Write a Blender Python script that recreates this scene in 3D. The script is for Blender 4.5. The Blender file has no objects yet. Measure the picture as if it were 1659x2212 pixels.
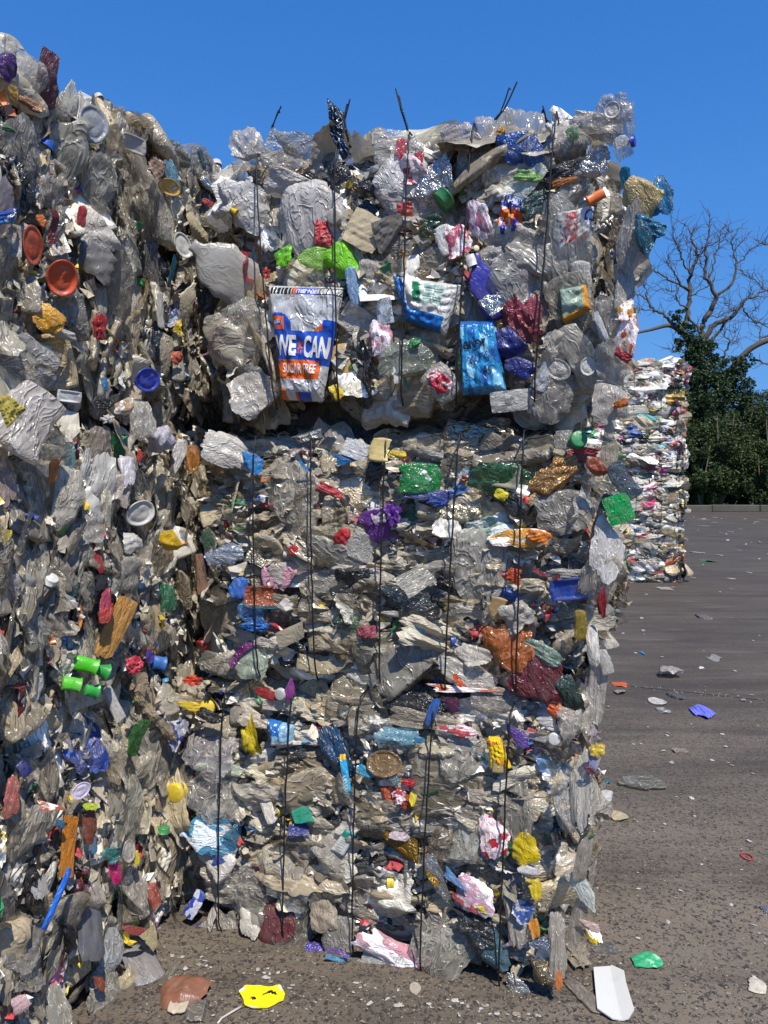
import bpy, bmesh, math, random
import numpy as np
from mathutils import Matrix, Vector

R = math.radians
C = bpy.data.collections.new("yard")
sc = bpy.context.scene
sc.collection.children.link(C)

# ------------------------------------------------------------------ camera
CAM = np.array([0.0, 0.0, 1.6]); PITCH = R(1.93); F = 1660.0
cam_d = bpy.data.cameras.new("camera"); cam = bpy.data.objects.new("camera", cam_d); C.objects.link(cam)
cam.location = CAM; cam.rotation_euler = (math.pi/2 - PITCH, 0, 0)
cam_d.sensor_fit = 'VERTICAL'; cam_d.sensor_height = 24.0; cam_d.lens = 24.0*F/2212.0
cam_d.clip_start = 0.05; cam_d.clip_end = 2000
sc.camera = cam

# ------------------------------------------------------------------ sky, sun, exposure
SUN_AZ = R(20); SUN_EL = R(56)          # azimuth measured from straight behind the camera towards the right
sun_vec = Vector((math.sin(SUN_AZ)*math.cos(SUN_EL), -math.cos(SUN_AZ)*math.cos(SUN_EL), math.sin(SUN_EL)))
w = bpy.data.worlds.new("World"); sc.world = w; w.use_nodes = True
nt = w.node_tree; bg = nt.nodes["Background"]
sky = nt.nodes.new("ShaderNodeTexSky"); sky.sky_type = 'NISHITA'; sky.sun_disc = False
sky.sun_elevation = SUN_EL; sky.sun_rotation = math.atan2(sun_vec.x, sun_vec.y)
sky.air_density = 1.0; sky.dust_density = 0.0; sky.ozone_density = 6.0; sky.altitude = 0
tcw = nt.nodes.new("ShaderNodeTexCoord"); sxw = nt.nodes.new("ShaderNodeSeparateXYZ"); nt.links.new(tcw.outputs['Generated'], sxw.inputs[0])
rw = nt.nodes.new("ShaderNodeValToRGB"); nt.links.new(sxw.outputs[2], rw.inputs[0])
rw.color_ramp.elements[0].position = 0.0; rw.color_ramp.elements[0].color = (.15, .29, .60, 1)      # clear dry air: less white low down
rw.color_ramp.elements[1].position = .53; rw.color_ramp.elements[1].color = (.34, .80, 1.2, 1)
for ps, c in ((.06, (.205, .36, .66, 1)), (.16, (.33, .53, .75, 1)), (.34, (.36, .72, 1.03, 1))):
    e = rw.color_ramp.elements.new(ps); e.color = c
mw_ = nt.nodes.new("ShaderNodeMix"); mw_.data_type = 'RGBA'; mw_.blend_type = 'MULTIPLY'; mw_.inputs[0].default_value = 1.0
nt.links.new(sky.outputs[0], mw_.inputs[6]); nt.links.new(rw.outputs[0], mw_.inputs[7]); nt.links.new(mw_.outputs[2], bg.inputs[0])
bg.inputs[1].default_value = 0.120
sl = bpy.data.lights.new("sun", 'SUN'); sl.energy = 4.1; sl.angle = R(0.53); sl.color = (1.0, 0.94, 0.83)
so = bpy.data.objects.new("sun", sl); C.objects.link(so)
so.rotation_euler = sun_vec.to_track_quat('Z', 'Y').to_euler()
sc.view_settings.view_transform = 'Standard'; sc.view_settings.look = 'None'
sc.view_settings.gamma = 1; sc.view_settings.exposure = 0.5; sc.view_settings.use_curve_mapping = False
sc.render.engine = 'CYCLES'
cy = sc.cycles
cy.max_bounces = 6; cy.diffuse_bounces = 3; cy.glossy_bounces = 3; cy.transmission_bounces = 3
cy.transparent_max_bounces = 10; cy.caustics_reflective = False; cy.caustics_refractive = False

# ------------------------------------------------------------------ pixel helpers (photo at 1659 x 2212)
def ray(px, py):
    dx, dz = px - 829.5, 1106.0 - py
    d = np.array([dx, F*math.cos(PITCH) + dz*math.sin(PITCH), -F*math.sin(PITCH) + dz*math.cos(PITCH)])
    return d/np.linalg.norm(d)
def on_ground(px, py, z=0.0):
    d = ray(px, py); t = (z - CAM[2])/d[2]; return CAM + d*t
def at_depth(px, py, Y):
    d = ray(px, py); return CAM + d*(Y/d[1])

# ------------------------------------------------------------------ node helpers / materials
def srgb(h):
    h = h.lstrip('#'); v = [int(h[i:i+2], 16)/255 for i in (0, 2, 4)]
    return tuple(c/12.92 if c <= .04045 else ((c+.055)/1.055)**2.4 for c in v) + (1.0,)
class NB:
    def __init__(s, name):
        s.m = bpy.data.materials.new(name); s.m.use_nodes = True; s.t = s.m.node_tree
        s.n = s.t.nodes; s.n.clear(); s.out = s.n.new("ShaderNodeOutputMaterial")
    def N(s, typ, **kw):
        n = s.n.new(typ)
        for k, v in kw.items():
            if k.startswith('i_'): n.inputs[k[2:].replace('_', ' ')].default_value = v
            else: setattr(n, k, v)
        return n
    def L(s, a, b): s.t.links.new(a, b)
    def math(s, op, a, b=None, clamp=False):
        n = s.n.new("ShaderNodeMath"); n.operation = op; n.use_clamp = clamp
        for i, v in enumerate((a, b)):
            if v is None: continue
            if isinstance(v, (int, float)): n.inputs[i].default_value = v
            else: s.L(v, n.inputs[i])
        return n.outputs[0]
    def mix(s, fac, a, b, blend='MIX'):
        n = s.n.new("ShaderNodeMix"); n.data_type = 'RGBA'; n.blend_type = blend
        for i, v in ((0, fac), (6, a), (7, b)):
            if isinstance(v, (int, float)): n.inputs[i].default_value = v
            elif isinstance(v, tuple): n.inputs[i].default_value = v
            else: s.L(v, n.inputs[i])
        return n.outputs[2]
    def ramp(s, fac, stops):
        n = s.n.new("ShaderNodeValToRGB"); s.L(fac, n.inputs[0]); e = n.color_ramp.elements
        while len(e) < len(stops): e.new(0.5)
        for el, (p, c) in zip(e, stops):
            el.position = p; el.color = c if len(c) == 4 else (c[0], c[0], c[0], 1)
        return n.outputs[0]
    def noise(s, co, scale, detail=3, rough=.55, W=None, dist=0.0, typ=None):
        n = s.n.new("ShaderNodeTexNoise"); n.noise_dimensions = '4D' if W is not None else '3D'
        if typ: n.noise_type = typ
        n.inputs['Scale'].default_value = scale; n.inputs['Detail'].default_value = detail
        n.inputs['Roughness'].default_value = rough; n.inputs['Distortion'].default_value = dist
        s.L(co, n.inputs['Vector'])
        if W is not None: s.L(W, n.inputs['W'])
        return n.outputs[0]

def plastic(name, rough=(.22, .45), alpha=None, spec=.5, dirt=.55, dirtcol=(.16, .135, .10, 1), bump=.5, wrinkle=2.6,
            metal=0.0, blot=None, whiten=0.0, translucent=0.0, fixed=None, fine=1.0):
    b = NB(name)
    oi = b.N("ShaderNodeObjectInfo"); tc = b.N("ShaderNodeTexCoord")
    W = b.math('MULTIPLY', oi.outputs['Random'], 37.0); co = tc.outputs['Object']
    base = oi.outputs['Color'] if fixed is None else None
    if base is None:
        rg = b.N("ShaderNodeRGB"); rg.outputs[0].default_value = fixed; base = rg.outputs[0]
    mpp = b.N('ShaderNodeMapping'); mpp.inputs['Scale'].default_value = (1.2, .72, 1.0); mpp.inputs['Rotation'].default_value = (0, 0, .25); b.L(co, mpp.inputs['Vector'])
    n1 = b.noise(mpp.outputs[0], wrinkle, 2, .5, W, dist=1.3)
    # long thin creases: ridges of a distorted noise
    rid = b.math('ABSOLUTE', b.math('SUBTRACT', n1, .5)); rid = b.math('SUBTRACT', 1.0, b.math('MULTIPLY', rid, 17.0, True))
    rid = b.math('MAXIMUM', rid, 0.0)
    n2 = b.noise(mpp.outputs[0], wrinkle*2.7, 2, .5, W, dist=.8)
    rid2 = b.math('MAXIMUM', b.math('SUBTRACT', 1.0, b.math('MULTIPLY', b.math('ABSOLUTE', b.math('SUBTRACT', n2, .5)), 8.0)), 0.0)
    dvn = b.N('ShaderNodeTexNoise'); dvn.inputs['Scale'].default_value = wrinkle*1.3; dvn.inputs['Detail'].default_value = 1; b.L(mpp.outputs[0], dvn.inputs['Vector'])
    off3 = b.N('ShaderNodeVectorMath'); off3.operation = 'ADD'; b.L(b.mix(.30, mpp.outputs[0], dvn.outputs['Color'], 'LINEAR_LIGHT'), off3.inputs[0]); b.L(W, off3.inputs[1])
    vo = b.N('ShaderNodeTexVoronoi'); vo.inputs['Scale'].default_value = wrinkle*.75; b.L(off3.outputs[0], vo.inputs['Vector'])
    h = b.math('ADD', b.math('MULTIPLY', n1, .8), b.math('MULTIPLY', rid, .16)); h = b.math('ADD', h, b.math('MULTIPLY', vo.outputs['Distance'], .10))
    h = b.math('ADD', h, b.math('MULTIPLY', n2, .10*fine)); h = b.math('ADD', h, b.math('MULTIPLY', rid2, .035*fine))
    bp = b.N("ShaderNodeBump"); bp.inputs['Strength'].default_value = min(1.0, bump*1.3); bp.inputs['Distance'].default_value = .016
    h = b.math('MULTIPLY', h, oi.outputs['Alpha'])          # the object colour's alpha carries the piece's size, so small pieces get shallower creases
    b.L(h, bp.inputs['Height'])
    # grime
    nd = b.noise(co, 1.7, 4, .65, b.math('ADD', W, 11.0))
    dfac = b.math('MULTIPLY', b.ramp(nd, [(.40, (0,)), (.68, (1,))]), dirt)
    ns = b.noise(co, 9.0, 2, .5, W); sp = b.math('MULTIPLY', b.ramp(ns, [(.63, (0,)), (.68, (1,))]), dirt)
    col = base
    if blot:
        nb = b.noise(co, blot[0], 2, .45, b.math('ADD', W, 5.0)); m = b.ramp(nb, [(.505, (0,)), (.515, (1,))])
        hsv = b.N("ShaderNodeHueSaturation"); hsv.inputs['Hue'].default_value = blot[1]; hsv.inputs['Saturation'].default_value = blot[3]
        hsv.inputs['Value'].default_value = blot[2]; b.L(base, hsv.inputs['Color'])
        col = b.mix(m, col, hsv.outputs[0])
        nb2 = b.noise(co, blot[0]*1.7, 1, .4, b.math('ADD', W, 25.0)); m2 = b.ramp(nb2, [(.60, (0,)), (.61, (1,))])
        col = b.mix(m2, col, (.62, .60, .57, 1))
        # rows of small print
        wv = b.N("ShaderNodeTexWave"); wv.inputs['Scale'].default_value = 4.0; wv.inputs['Distortion'].default_value = .6
        wv.inputs['Detail'].default_value = 1; b.L(co, wv.inputs['Vector'])
        nb3 = b.noise(co, 14.0, 1, .5, W)
        pr = b.math('MULTIPLY', b.ramp(wv.outputs[1], [(.62, (0,)), (.7, (1,))]), b.ramp(nb3, [(.5, (0,)), (.53, (1,))]))
        pr = b.math('MULTIPLY', pr, m2)
        col = b.mix(b.math('MULTIPLY', pr, .7), col, (.06, .06, .08, 1))
    if whiten:
        col = b.mix(b.math('MULTIPLY', rid, whiten), col, (.72, .70, .66, 1))
    col = b.mix(dfac, col, dirtcol); col = b.mix(b.math('MULTIPLY', sp, .6), col, (.07, .06, .05, 1))
    p = b.N("ShaderNodeBsdfPrincipled"); b.L(col, p.inputs['Base Color'])
    mr = b.N("ShaderNodeMapRange"); mr.inputs['To Min'].default_value = rough[0]; mr.inputs['To Max'].default_value = rough[1]
    b.L(nd, mr.inputs[0]); b.L(mr.outputs[0], p.inputs['Roughness'])
    p.inputs['Specular IOR Level'].default_value = spec; p.inputs['Metallic'].default_value = metal
    b.L(bp.outputs[0], p.inputs['Normal'])
    sh = p.outputs[0]
    if translucent:
        tl = b.N("ShaderNodeBsdfTranslucent"); b.L(col, tl.inputs[0]); mx = b.N("ShaderNodeMixShader"); mx.inputs[0].default_value = translucent
        b.L(sh, mx.inputs[1]); b.L(tl.outputs[0], mx.inputs[2]); sh = mx.outputs[0]
    if alpha is not None:
        tr = b.N("ShaderNodeBsdfTransparent"); b.L(b.mix(.45, (1, 1, 1, 1), base), tr.inputs[0])
        # thicker, creased and dirty places are less clear
        a = b.math('ADD', b.math('MULTIPLY', dfac, .45), b.math('MULTIPLY', rid, .35))
        a = b.math('ADD', a, b.math('MULTIPLY', n2, .25)); a = b.math('ADD', a, b.math('MULTIPLY', b.math('SUBTRACT', oi.outputs['Random'], .5), .45)); a = b.math('ADD', a, alpha - .12, True)
        mx = b.N("ShaderNodeMixShader"); b.L(a, mx.inputs[0]); b.L(tr.outputs[0], mx.inputs[1]); b.L(sh, mx.inputs[2]); sh = mx.outputs[0]
    b.L(sh, b.out.inputs[0]); return b.m

M = {}
M['clear'] = plastic('clear_film', rough=(.09, .30), alpha=.36, spec=.7, dirt=.50, dirtcol=(.27, .22, .165, 1), bump=.72, whiten=.24, wrinkle=1.6, translucent=.2)
M['milky'] = plastic('milky_film', rough=(.16, .42), alpha=.60, spec=.7, dirt=.55, dirtcol=(.27, .22, .165, 1), bump=.55, whiten=.16, wrinkle=1.6, translucent=.2)
M['film'] = plastic('coloured_film', rough=(.2, .45), spec=.5, dirt=.45, bump=.6, translucent=.15, wrinkle=1.9)
M['hard'] = plastic('hard_plastic', rough=(.25, .48), spec=.5, dirt=.42, bump=.22, wrinkle=1.6, fine=.4)
M['tint'] = plastic('tinted_clear_plastic', rough=(.08, .25), alpha=.58, spec=.8, dirt=.3, bump=.55, whiten=.10, wrinkle=1.8, translucent=.2)
M['print'] = plastic('printed_film', rough=(.2, .42), spec=.5, dirt=.45, bump=.55, blot=(1.2, .5, 2.0, .22), wrinkle=1.9, translucent=.1)
M['label'] = plastic('printed_label', rough=(.3, .5), spec=.4, dirt=.4, bump=.4, blot=(1.3, .5, .5, 1.1))
M['foil'] = plastic('foil', rough=(.18, .34), metal=.75, dirt=.25, bump=.8, wrinkle=2.1)
M['foam'] = plastic('stained_foam', rough=(.6, .85), spec=.2, dirt=.45, bump=.12, wrinkle=3.0)
M['black'] = plastic('black_film', rough=(.14, .38), spec=.6, dirt=.22, bump=.7, wrinkle=1.8)
M['gold'] = plastic('gold_foil', rough=(.25, .45), metal=.7, dirt=.3, bump=.6)
def scrap_mat():
    b = NB('shredded_plastic'); g = b.N("ShaderNodeNewGeometry"); r = g.outputs['Random Per Island']
    e = [(0, '#8c867a'), (.10, '#b8b2a6'), (.2, '#ccc4b6'), (.27, '#6c655a'), (.38, '#a09682'), (.46, '#d2ccc0'), (.54, '#948e84'), (.62, '#b8ae9c'), (.72, '#3c3934'), (.77, '#b8424a'), (.79, '#dcd8d0'), (.83, '#3f6fae'), (.85, '#a8a090'), (.89, '#3f8a5c'), (.905, '#d8bc3c'), (.92, '#b4a892'), (.96, '#c87a44'), (.97, '#7c766c')]
    col = None; rr = b.N("ShaderNodeValToRGB"); rr.color_ramp.interpolation = 'CONSTANT'; b.L(r, rr.inputs[0]); el = rr.color_ramp.elements
    while len(el) < len(e): el.new(.5)
    for q, (p_, c) in zip(el, e): q.position = p_; q.color = srgb(c)
    tc = b.N("ShaderNodeTexCoord"); n = b.noise(tc.outputs['Object'], 40, 3, .6)
    col = b.mix(b.math('MULTIPLY', b.ramp(n, [(.45, (0,)), (.7, (1,))]), .5), rr.outputs[0], (.18, .15, .11, 1))
    p = b.N("ShaderNodeBsdfPrincipled"); b.L(col, p.inputs['Base Color']); p.inputs['Roughness'].default_value = .3
    b.L(p.outputs[0], b.out.inputs[0]); return b.m
M['scrap'] = scrap_mat()
def wire_mat():
    b = NB('baling_wire_steel'); p = b.N("ShaderNodeBsdfPrincipled"); p.inputs['Base Color'].default_value = (.022, .020, .019, 1)
    p.inputs['Metallic'].default_value = .5; p.inputs['Roughness'].default_value = .5; b.L(p.outputs[0], b.out.inputs[0]); return b.m
M['wire'] = wire_mat()
def core_mat():
    b = NB('packed_waste_shaded'); tc = b.N("ShaderNodeTexCoord"); co = tc.outputs['Object']
    v = b.N("ShaderNodeTexVoronoi"); v.inputs['Scale'].default_value = 26; b.L(co, v.inputs['Vector'])
    n = b.noise(co, 9, 4, .65); hsv = b.N("ShaderNodeHueSaturation"); hsv.inputs['Saturation'].default_value = .5; hsv.inputs['Value'].default_value = .5
    b.L(v.outputs['Color'], hsv.inputs['Color'])
    col = b.mix(.6, hsv.outputs[0], (.12, .105, .085, 1)); col = b.mix(n, (.025, .022, .018, 1), col)  # dark tones put the shade of the gaps into the core colour
    p = b.N("ShaderNodeBsdfPrincipled"); b.L(col, p.inputs['Base Color']); p.inputs['Roughness'].default_value = .5
    bp = b.N("ShaderNodeBump"); bp.inputs['Strength'].default_value = .9; bp.inputs['Distance'].default_value = .02
    b.L(b.noise(co, 22, 4, .7, dist=1.0), bp.inputs['Height']); b.L(bp.outputs[0], p.inputs['Normal']); b.L(p.outputs[0], b.out.inputs[0]); return b.m
M['core'] = core_mat()

# ------------------------------------------------------------------ mesh helpers
def mesh_np(name, V, Q, mat=None, smooth=True, T=None):
    """V (n,3); Q (m,4) quads; T (k,3) triangles"""
    me = bpy.data.meshes.new(name); V = np.asarray(V, np.float32)
    Q = np.zeros((0, 4), np.int32) if Q is None else np.asarray(Q, np.int32)
    T = np.zeros((0, 3), np.int32) if T is None else np.asarray(T, np.int32)
    me.vertices.add(len(V)); me.vertices.foreach_set('co', V.ravel())
    nl = Q.size + T.size; me.loops.add(nl)
    me.loops.foreach_set('vertex_index', np.concatenate([Q.ravel(), T.ravel()]).astype(np.int32))
    me.polygons.add(len(Q) + len(T))
    ls = np.concatenate([np.arange(len(Q))*4, Q.size + np.arange(len(T))*3]).astype(np.int32)
    me.polygons.foreach_set('loop_start', ls)
    me.polygons.foreach_set('use_smooth', np.full(len(Q)+len(T), smooth, bool))
    me.update(calc_edges=True)
    if mat: me.materials.append(mat)
    return me
def gridq(nu, nv, wrap=False):
    """quads of an nu x nv vertex grid; wrap joins last u row to first"""
    i = np.arange(nu if wrap else nu-1)[:, None]; j = np.arange(nv-1)[None, :]
    a = i*nv + j; b_ = ((i+1) % nu)*nv + j
    return np.stack([a, b_, b_+1, a+1], -1).reshape(-1, 4)
def link(name, me, parent=None, mw=None, color=None, mat=None):
    o = bpy.data.objects.new(name, me); C.objects.link(o)
    if parent: o.parent = parent
    if mw is not None: o.matrix_local = Matrix(mw)
    if color is not None: o.color = color
    if mat is not None:
        o.material_slots[0].link = 'OBJECT'; o.material_slots[0].material = mat
    return o
def tag(o, label=None, cat=None, group=None, kind=None):
    for k, v in (('label', label), ('category', cat), ('group', group), ('kind', kind)):
        if v: o[k] = v
    return o
def empty(name, loc, rz=0, **kw):
    o = bpy.data.objects.new(name, None); C.objects.link(o); o.empty_display_size = .1
    o.location = loc; o.rotation_euler = (0, 0, rz); return tag(o, **kw)
def tube(pts, rad, sides=6, cap=True):
    P = np.asarray(pts, float); n = len(P); r = np.broadcast_to(np.asarray(rad, float), (n,))
    d = np.gradient(P, axis=0); d /= np.linalg.norm(d, axis=1)[:, None] + 1e-9
    up = np.array([0.31, 0.2, .93]); a = np.cross(d, up); bad = np.linalg.norm(a, axis=1) < .05
    a[bad] = np.cross(d[bad], [1, 0, 0]); a /= np.linalg.norm(a, axis=1)[:, None]; b_ = np.cross(d, a)
    th = np.linspace(0, 2*math.pi, sides, endpoint=False)
    V = P[None] + (np.cos(th)[:, None, None]*a[None] + np.sin(th)[:, None, None]*b_[None])*r[None, :, None]
    V = V.reshape(-1, 3); Q = gridq(sides, n, True)
    T = None
    if cap:
        k = len(V); V = np.vstack([V, P[0], P[-1]])
        i = np.arange(sides); j = (i+1) % sides
        T = np.vstack([np.stack([np.full(sides, k), j*n, i*n], -1), np.stack([np.full(sides, k+1), i*n+n-1, j*n+n-1], -1)])
    return V, Q, T
def merge(parts):
    Vs, Qs, Ts, k = [], [], [], 0
    for V, Q, T in parts:
        Vs.append(V)
        if Q is not None and len(Q): Qs.append(Q + k)
        if T is not None and len(T): Ts.append(T + k)
        k += len(V)
    return np.vstack(Vs), (np.vstack(Qs) if Qs else None), (np.vstack(Ts) if Ts else None)

# ------------------------------------------------------------------ crumpled shapes, all about +-1 across, +z outward
def tri(u): return np.abs((u % 2.0) - 1.0)*2 - 1
def crumple(x, y, rng, n=7, f0=1.0, amp=.10):
    z = np.zeros_like(x)
    for i in range(n):
        th = rng.uniform(0, math.pi); f = f0*rng.uniform(.5, 2.6)*(1 + .25*i)
        wx = .35*np.sin(x*rng.uniform(1, 3) + rng.uniform(0, 6)) + .35*np.sin(y*rng.uniform(1, 3) + rng.uniform(0, 6))
        u = (math.cos(th)*x + math.sin(th)*y)*f + rng.uniform(0, 2) + wx*.5
        cx, cy_, s = rng.uniform(-.8, .8), rng.uniform(-.8, .8), rng.uniform(.5, 1.4)
        m = np.exp(-((x-cx)**2 + (y-cy_)**2)/(s*s))
        z += amp*rng.uniform(.6, 1.3)/math.sqrt(f/f0 + .2)*tri(u)*m
    return z
def fold(V, rng, lo=-80, hi=80, c=None):
    th = rng.uniform(0, 2*math.pi); n = np.array([math.cos(th), math.sin(th)])
    c = rng.uniform(.25, .7) if c is None else c
    d = V[:, 0]*n[0] + V[:, 1]*n[1] - c; k = d > 0; a = R(rng.uniform(lo, hi))
    dd = d[k]; V[k, 0] -= n[0]*dd*(1-math.cos(a)); V[k, 1] -= n[1]*dd*(1-math.cos(a)); V[k, 2] += dd*math.sin(a)
    return V
def film_shape(rng, n=22, amp=.085, rough=.20, folds=3, tuck=.35, corner=.5, dome=.12):
    g = np.linspace(-1, 1, n); x, y = np.meshgrid(g, g, indexing='ij')
    k = rng.uniform(.35, 1)*corner*2
    k = min(k, 1.0)
    X = x*np.sqrt(1 - k*y*y/2); Y = y*np.sqrt(1 - k*x*x/2)
    th = np.arctan2(Y, X); r = np.maximum(abs(x), abs(y))
    rn = np.ones_like(th)
    for q in range(1, 9): rn += rough/q**.6*rng.uniform(-1, 1)*np.sin(q*th + rng.uniform(0, 6.3))*.8
    jag = rng.uniform(-1, 1, 64); rn += rough*.35*np.interp((th+math.pi)/(2*math.pi)*64, np.arange(65), np.append(jag, jag[0]))*r**4
    X = X*(1 + (rn-1)*r); Y = Y*(1 + (rn-1)*r)
    z = dome*(1-r*r) + crumple(X, Y, rng, 9, 1.15, amp)
    e = np.interp((th+math.pi)/(2*math.pi)*12, np.arange(13), np.append(q := rng.uniform(-.3, 1, 12), q[0]))
    z -= tuck*e*np.clip((r-.6)/.4, 0, 1)**1.5
    V = np.stack([X, Y, z], -1).reshape(-1, 3)
    for _ in range(folds): V = fold(V, rng, -110, 60)
    return V, gridq(n, n)
def sheet_shape(rng, n=12):            # stiff sheet, straight edges, few sharp bends
    V, Q = film_shape(rng, n, amp=.05, rough=.05, folds=2, tuck=.1, corner=.12, dome=.05); return V, Q
def bottle_shape(rng, nu=24, nv=20, flat=None, neck=True, cr=.16):
    y = np.linspace(-1, 1, nv); th = np.linspace(0, 2*math.pi, nu, endpoint=False)
    flat = rng.uniform(.22, .5) if flat is None else flat
    wd = rng.uniform(.45, .7)
    prof = np.ones(nv)*wd
    if neck:
        prof = np.interp(y, [-1, -.97, -.9, .3, .62, .8, .86, 1.0], [.3*wd, .85*wd, wd, wd, .62*wd, .30*wd, .28*wd, .28*wd])
    else:
        prof = np.interp(y, [-1, -.97, -.88, .88, .97, 1], [.3*wd, .9*wd, wd, wd*.95, .85*wd, .3*wd])
    if rng.random() < .4: prof = prof*(1 + .035*np.sin(y*28)*(abs(y+.2) < .6))
    TH, Yg = np.meshgrid(th, y, indexing='ij'); r = prof[None]*np.ones_like(TH)
    bx = np.sign(np.cos(TH))*abs(np.cos(TH))**.75; bz = np.sign(np.sin(TH))*abs(np.sin(TH))**.75
    necky = np.clip((Yg-.72)/.12, 0, 1) if neck else 0
    fl = flat + (1-flat)*necky
    X = r*bx*(1.15 - .15*necky); Z = r*bz*fl*.9
    nrm = np.clip(1-necky, 0, 1)
    Z += (crumple(X*1.6 + (Z > 0)*3, Yg*1.6, rng, 9, 1.3, cr))*nrm*np.sign(bz+1e-6)*-1*.8
    X += crumple(Z*2, Yg*2, rng, 5, 1.2, cr*.5)*nrm
    bend = rng.uniform(-.25, .25); X += bend*Yg**2; Z += rng.uniform(-.25, .25)*Yg**2
    V = np.stack([X, Yg, Z], -1).reshape(-1, 3); Q = gridq(nu, nv, True)
    k = len(V); V = np.vstack([V, [V[::nv].mean(0)], [V[nv-1::nv].mean(0)]])
    i = np.arange(nu); j = (i+1) % nu
    T = np.vstack([np.stack([np.full(nu, k), j*nv, i*nv], -1), np.stack([np.full(nu, k+1), i*nv+nv-1, j*nv+nv-1], -1)])
    return V, Q, T, (V[k+1].copy(), wd)
def lathe(prof, nu=28):
    prof = np.asarray(prof, float); nv = len(prof); th = np.linspace(0, 2*math.pi, nu, endpoint=False)
    V = np.stack([np.cos(th)[:, None]*prof[None, :, 0], np.sin(th)[:, None]*prof[None, :, 0], np.broadcast_to(prof[None, :, 1], (nu, nv))], -1).reshape(-1, 3)
    return V, gridq(nu, nv, True)
def lid_shape(rng, warp=.22):
    V, Q = lathe([(.0, .02), (.35, .02), (.62, .03), (.66, -.03), (.80, -.03), (.83, .05), (.93, .10), (1.0, .08), (1.0, -.10), (.96, -.14)])
    a = rng.uniform(0, 6); u = V[:, 0]*math.cos(a)+V[:, 1]*math.sin(a); V[:, 2] += warp*(u*u) + crumple(V[:, 0], V[:, 1], rng, 4, 1, .09)
    V[:, 0] *= 1 + rng.uniform(-.06, .04); return V, Q
def cup_shape(rng, warp=.17):           # mouth towards +z
    V, Q = lathe([(.0, -1.0), (.62, -1.0), (.66, -.95), (.80, -.1), (.84, .55), (.95, .60), (.97, .66), (.90, .68), (.80, .5), (.62, -.9), (0, -.93)], 26)
    V[:, 0] *= 1 + warp*np.sin(V[:, 2]*2+rng.uniform(0, 6)); V[:, 0] += crumple(V[:, 1], V[:, 2], rng, 4, 1.3, warp*.6); V[:, 1] *= rng.uniform(.6, .9); return V, Q
def tray_shape(rng, n=20, deep=.35):
    g = np.linspace(-1, 1, n); x, y = np.meshgrid(g, g, indexing='ij')
    X = x*np.sqrt(1 - .10*y*y); Y = y*np.sqrt(1 - .10*x*x); r = np.maximum(abs(x), abs(y))
    z = -deep*np.interp(r, [0, .66, .80, .84, .96, 1.0], [1, 1, .12, 0, 0, .18])
    z += .02*np.sin(X*16)*(r < .64)*(rng.random() < .5)
    z += crumple(X, Y, rng, 5, .9, .07); a = rng.uniform(0, 3); u = X*math.cos(a)+Y*math.sin(a); z += rng.uniform(-.35, .35)*u*u
    V = np.stack([X, Y, z], -1).reshape(-1, 3)
    if rng.random() < .5: V = fold(V, rng, -60, 60)
    return V, gridq(n, n)
def strip_shape(rng, nl=26, nw=5):     # long in y
    y = np.linspace(-1, 1, nl); x = np.linspace(-.16, .16, nw); X, Y = np.meshgrid(x, y, indexing='ij')
    z = .10*np.sin(Y*rng.uniform(1, 4)+rng.uniform(0, 6)) + crumple(X, Y, rng, 6, 2.0, .05)
    tw = rng.uniform(-.8, .8)*Y; V = np.stack([X*np.cos(tw) + .1*np.sin(Y*2.3+rng.uniform(0, 6)), Y, z + X*np.sin(tw)], -1).reshape(-1, 3)
    return V, gridq(nw, nl)
def wad_shape(rng, nu=22, nv=16):
    th = np.linspace(0, 2*math.pi, nu, endpoint=False); ph = np.linspace(.02, math.pi-.02, nv); T_, P_ = np.meshgrid(th, ph, indexing='ij')
    d = np.stack([np.sin(P_)*np.cos(T_), np.sin(P_)*np.sin(T_), np.cos(P_)], -1); r = np.ones(T_.shape)*.8
    for i in range(9):
        a = rng.normal(size=3); a /= np.linalg.norm(a); r += .11*tri(d@a*rng.uniform(1.2, 4)+rng.uniform(0, 2))
    return (d*r[..., None]*[1, 1, .7]).reshape(-1, 3), gridq(nu, nv, True)
def cap_shape(nu=32):
    V, Q = lathe([(0, .42), (.80, .42), (.93, .36), (1, .26), (1, -.38), (1.04, -.40), (1.04, -.48), (.92, -.48), (.90, .2), (0, .22)], nu)
    k = (np.hypot(V[:, 0], V[:, 1]) > .99) & (V[:, 2] > -.39) & (V[:, 2] < .27); V[k, :2] *= np.where((np.nonzero(k)[0]//10) % 2, .955, 1.0)[:, None]
    return V, Q

LIB = {}
def build_lib():
    rng = np.random.default_rng(7)
    def add(kind, f, n, smooth=True):
        LIB[kind] = []
        for i in range(n):
            s = f(rng); LIB[kind].append(mesh_np(kind, s[0], s[1], M['film'], smooth, s[2] if len(s) > 2 else None))
            if kind == 'bottle': LIB.setdefault('neck', []).append(s[3])
    add('film', lambda r: film_shape(r), 26)
    add('filmf', lambda r: film_shape(r, 17, amp=.13, folds=3), 14, False)
    add('calm', lambda r: film_shape(r, 22, amp=.055, rough=.14, folds=1, tuck=.3, corner=.8), 12)
    add('sheet', lambda r: sheet_shape(r), 14, False)
    add('bottle', lambda r: bottle_shape(r), 16)
    add('blob', lambda r: bottle_shape(r, neck=False, flat=r.uniform(.3, .6)), 10)
    add('tray', lambda r: tray_shape(r), 8)
    add('lid', lambda r: lid_shape(r), 5)
    add('cup', lambda r: cup_shape(r), 5)
    add('strip', lambda r: strip_shape(r), 8)
    add('wad', lambda r: wad_shape(r), 8, False)
    add('cap', lambda r: cap_shape(), 1)
    add('lowfilm', lambda r: film_shape(r, 8, amp=.16, folds=1), 12, False)
    add('lowblob', lambda r: bottle_shape(r, 9, 7, neck=False, flat=.5), 6, False)
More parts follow.
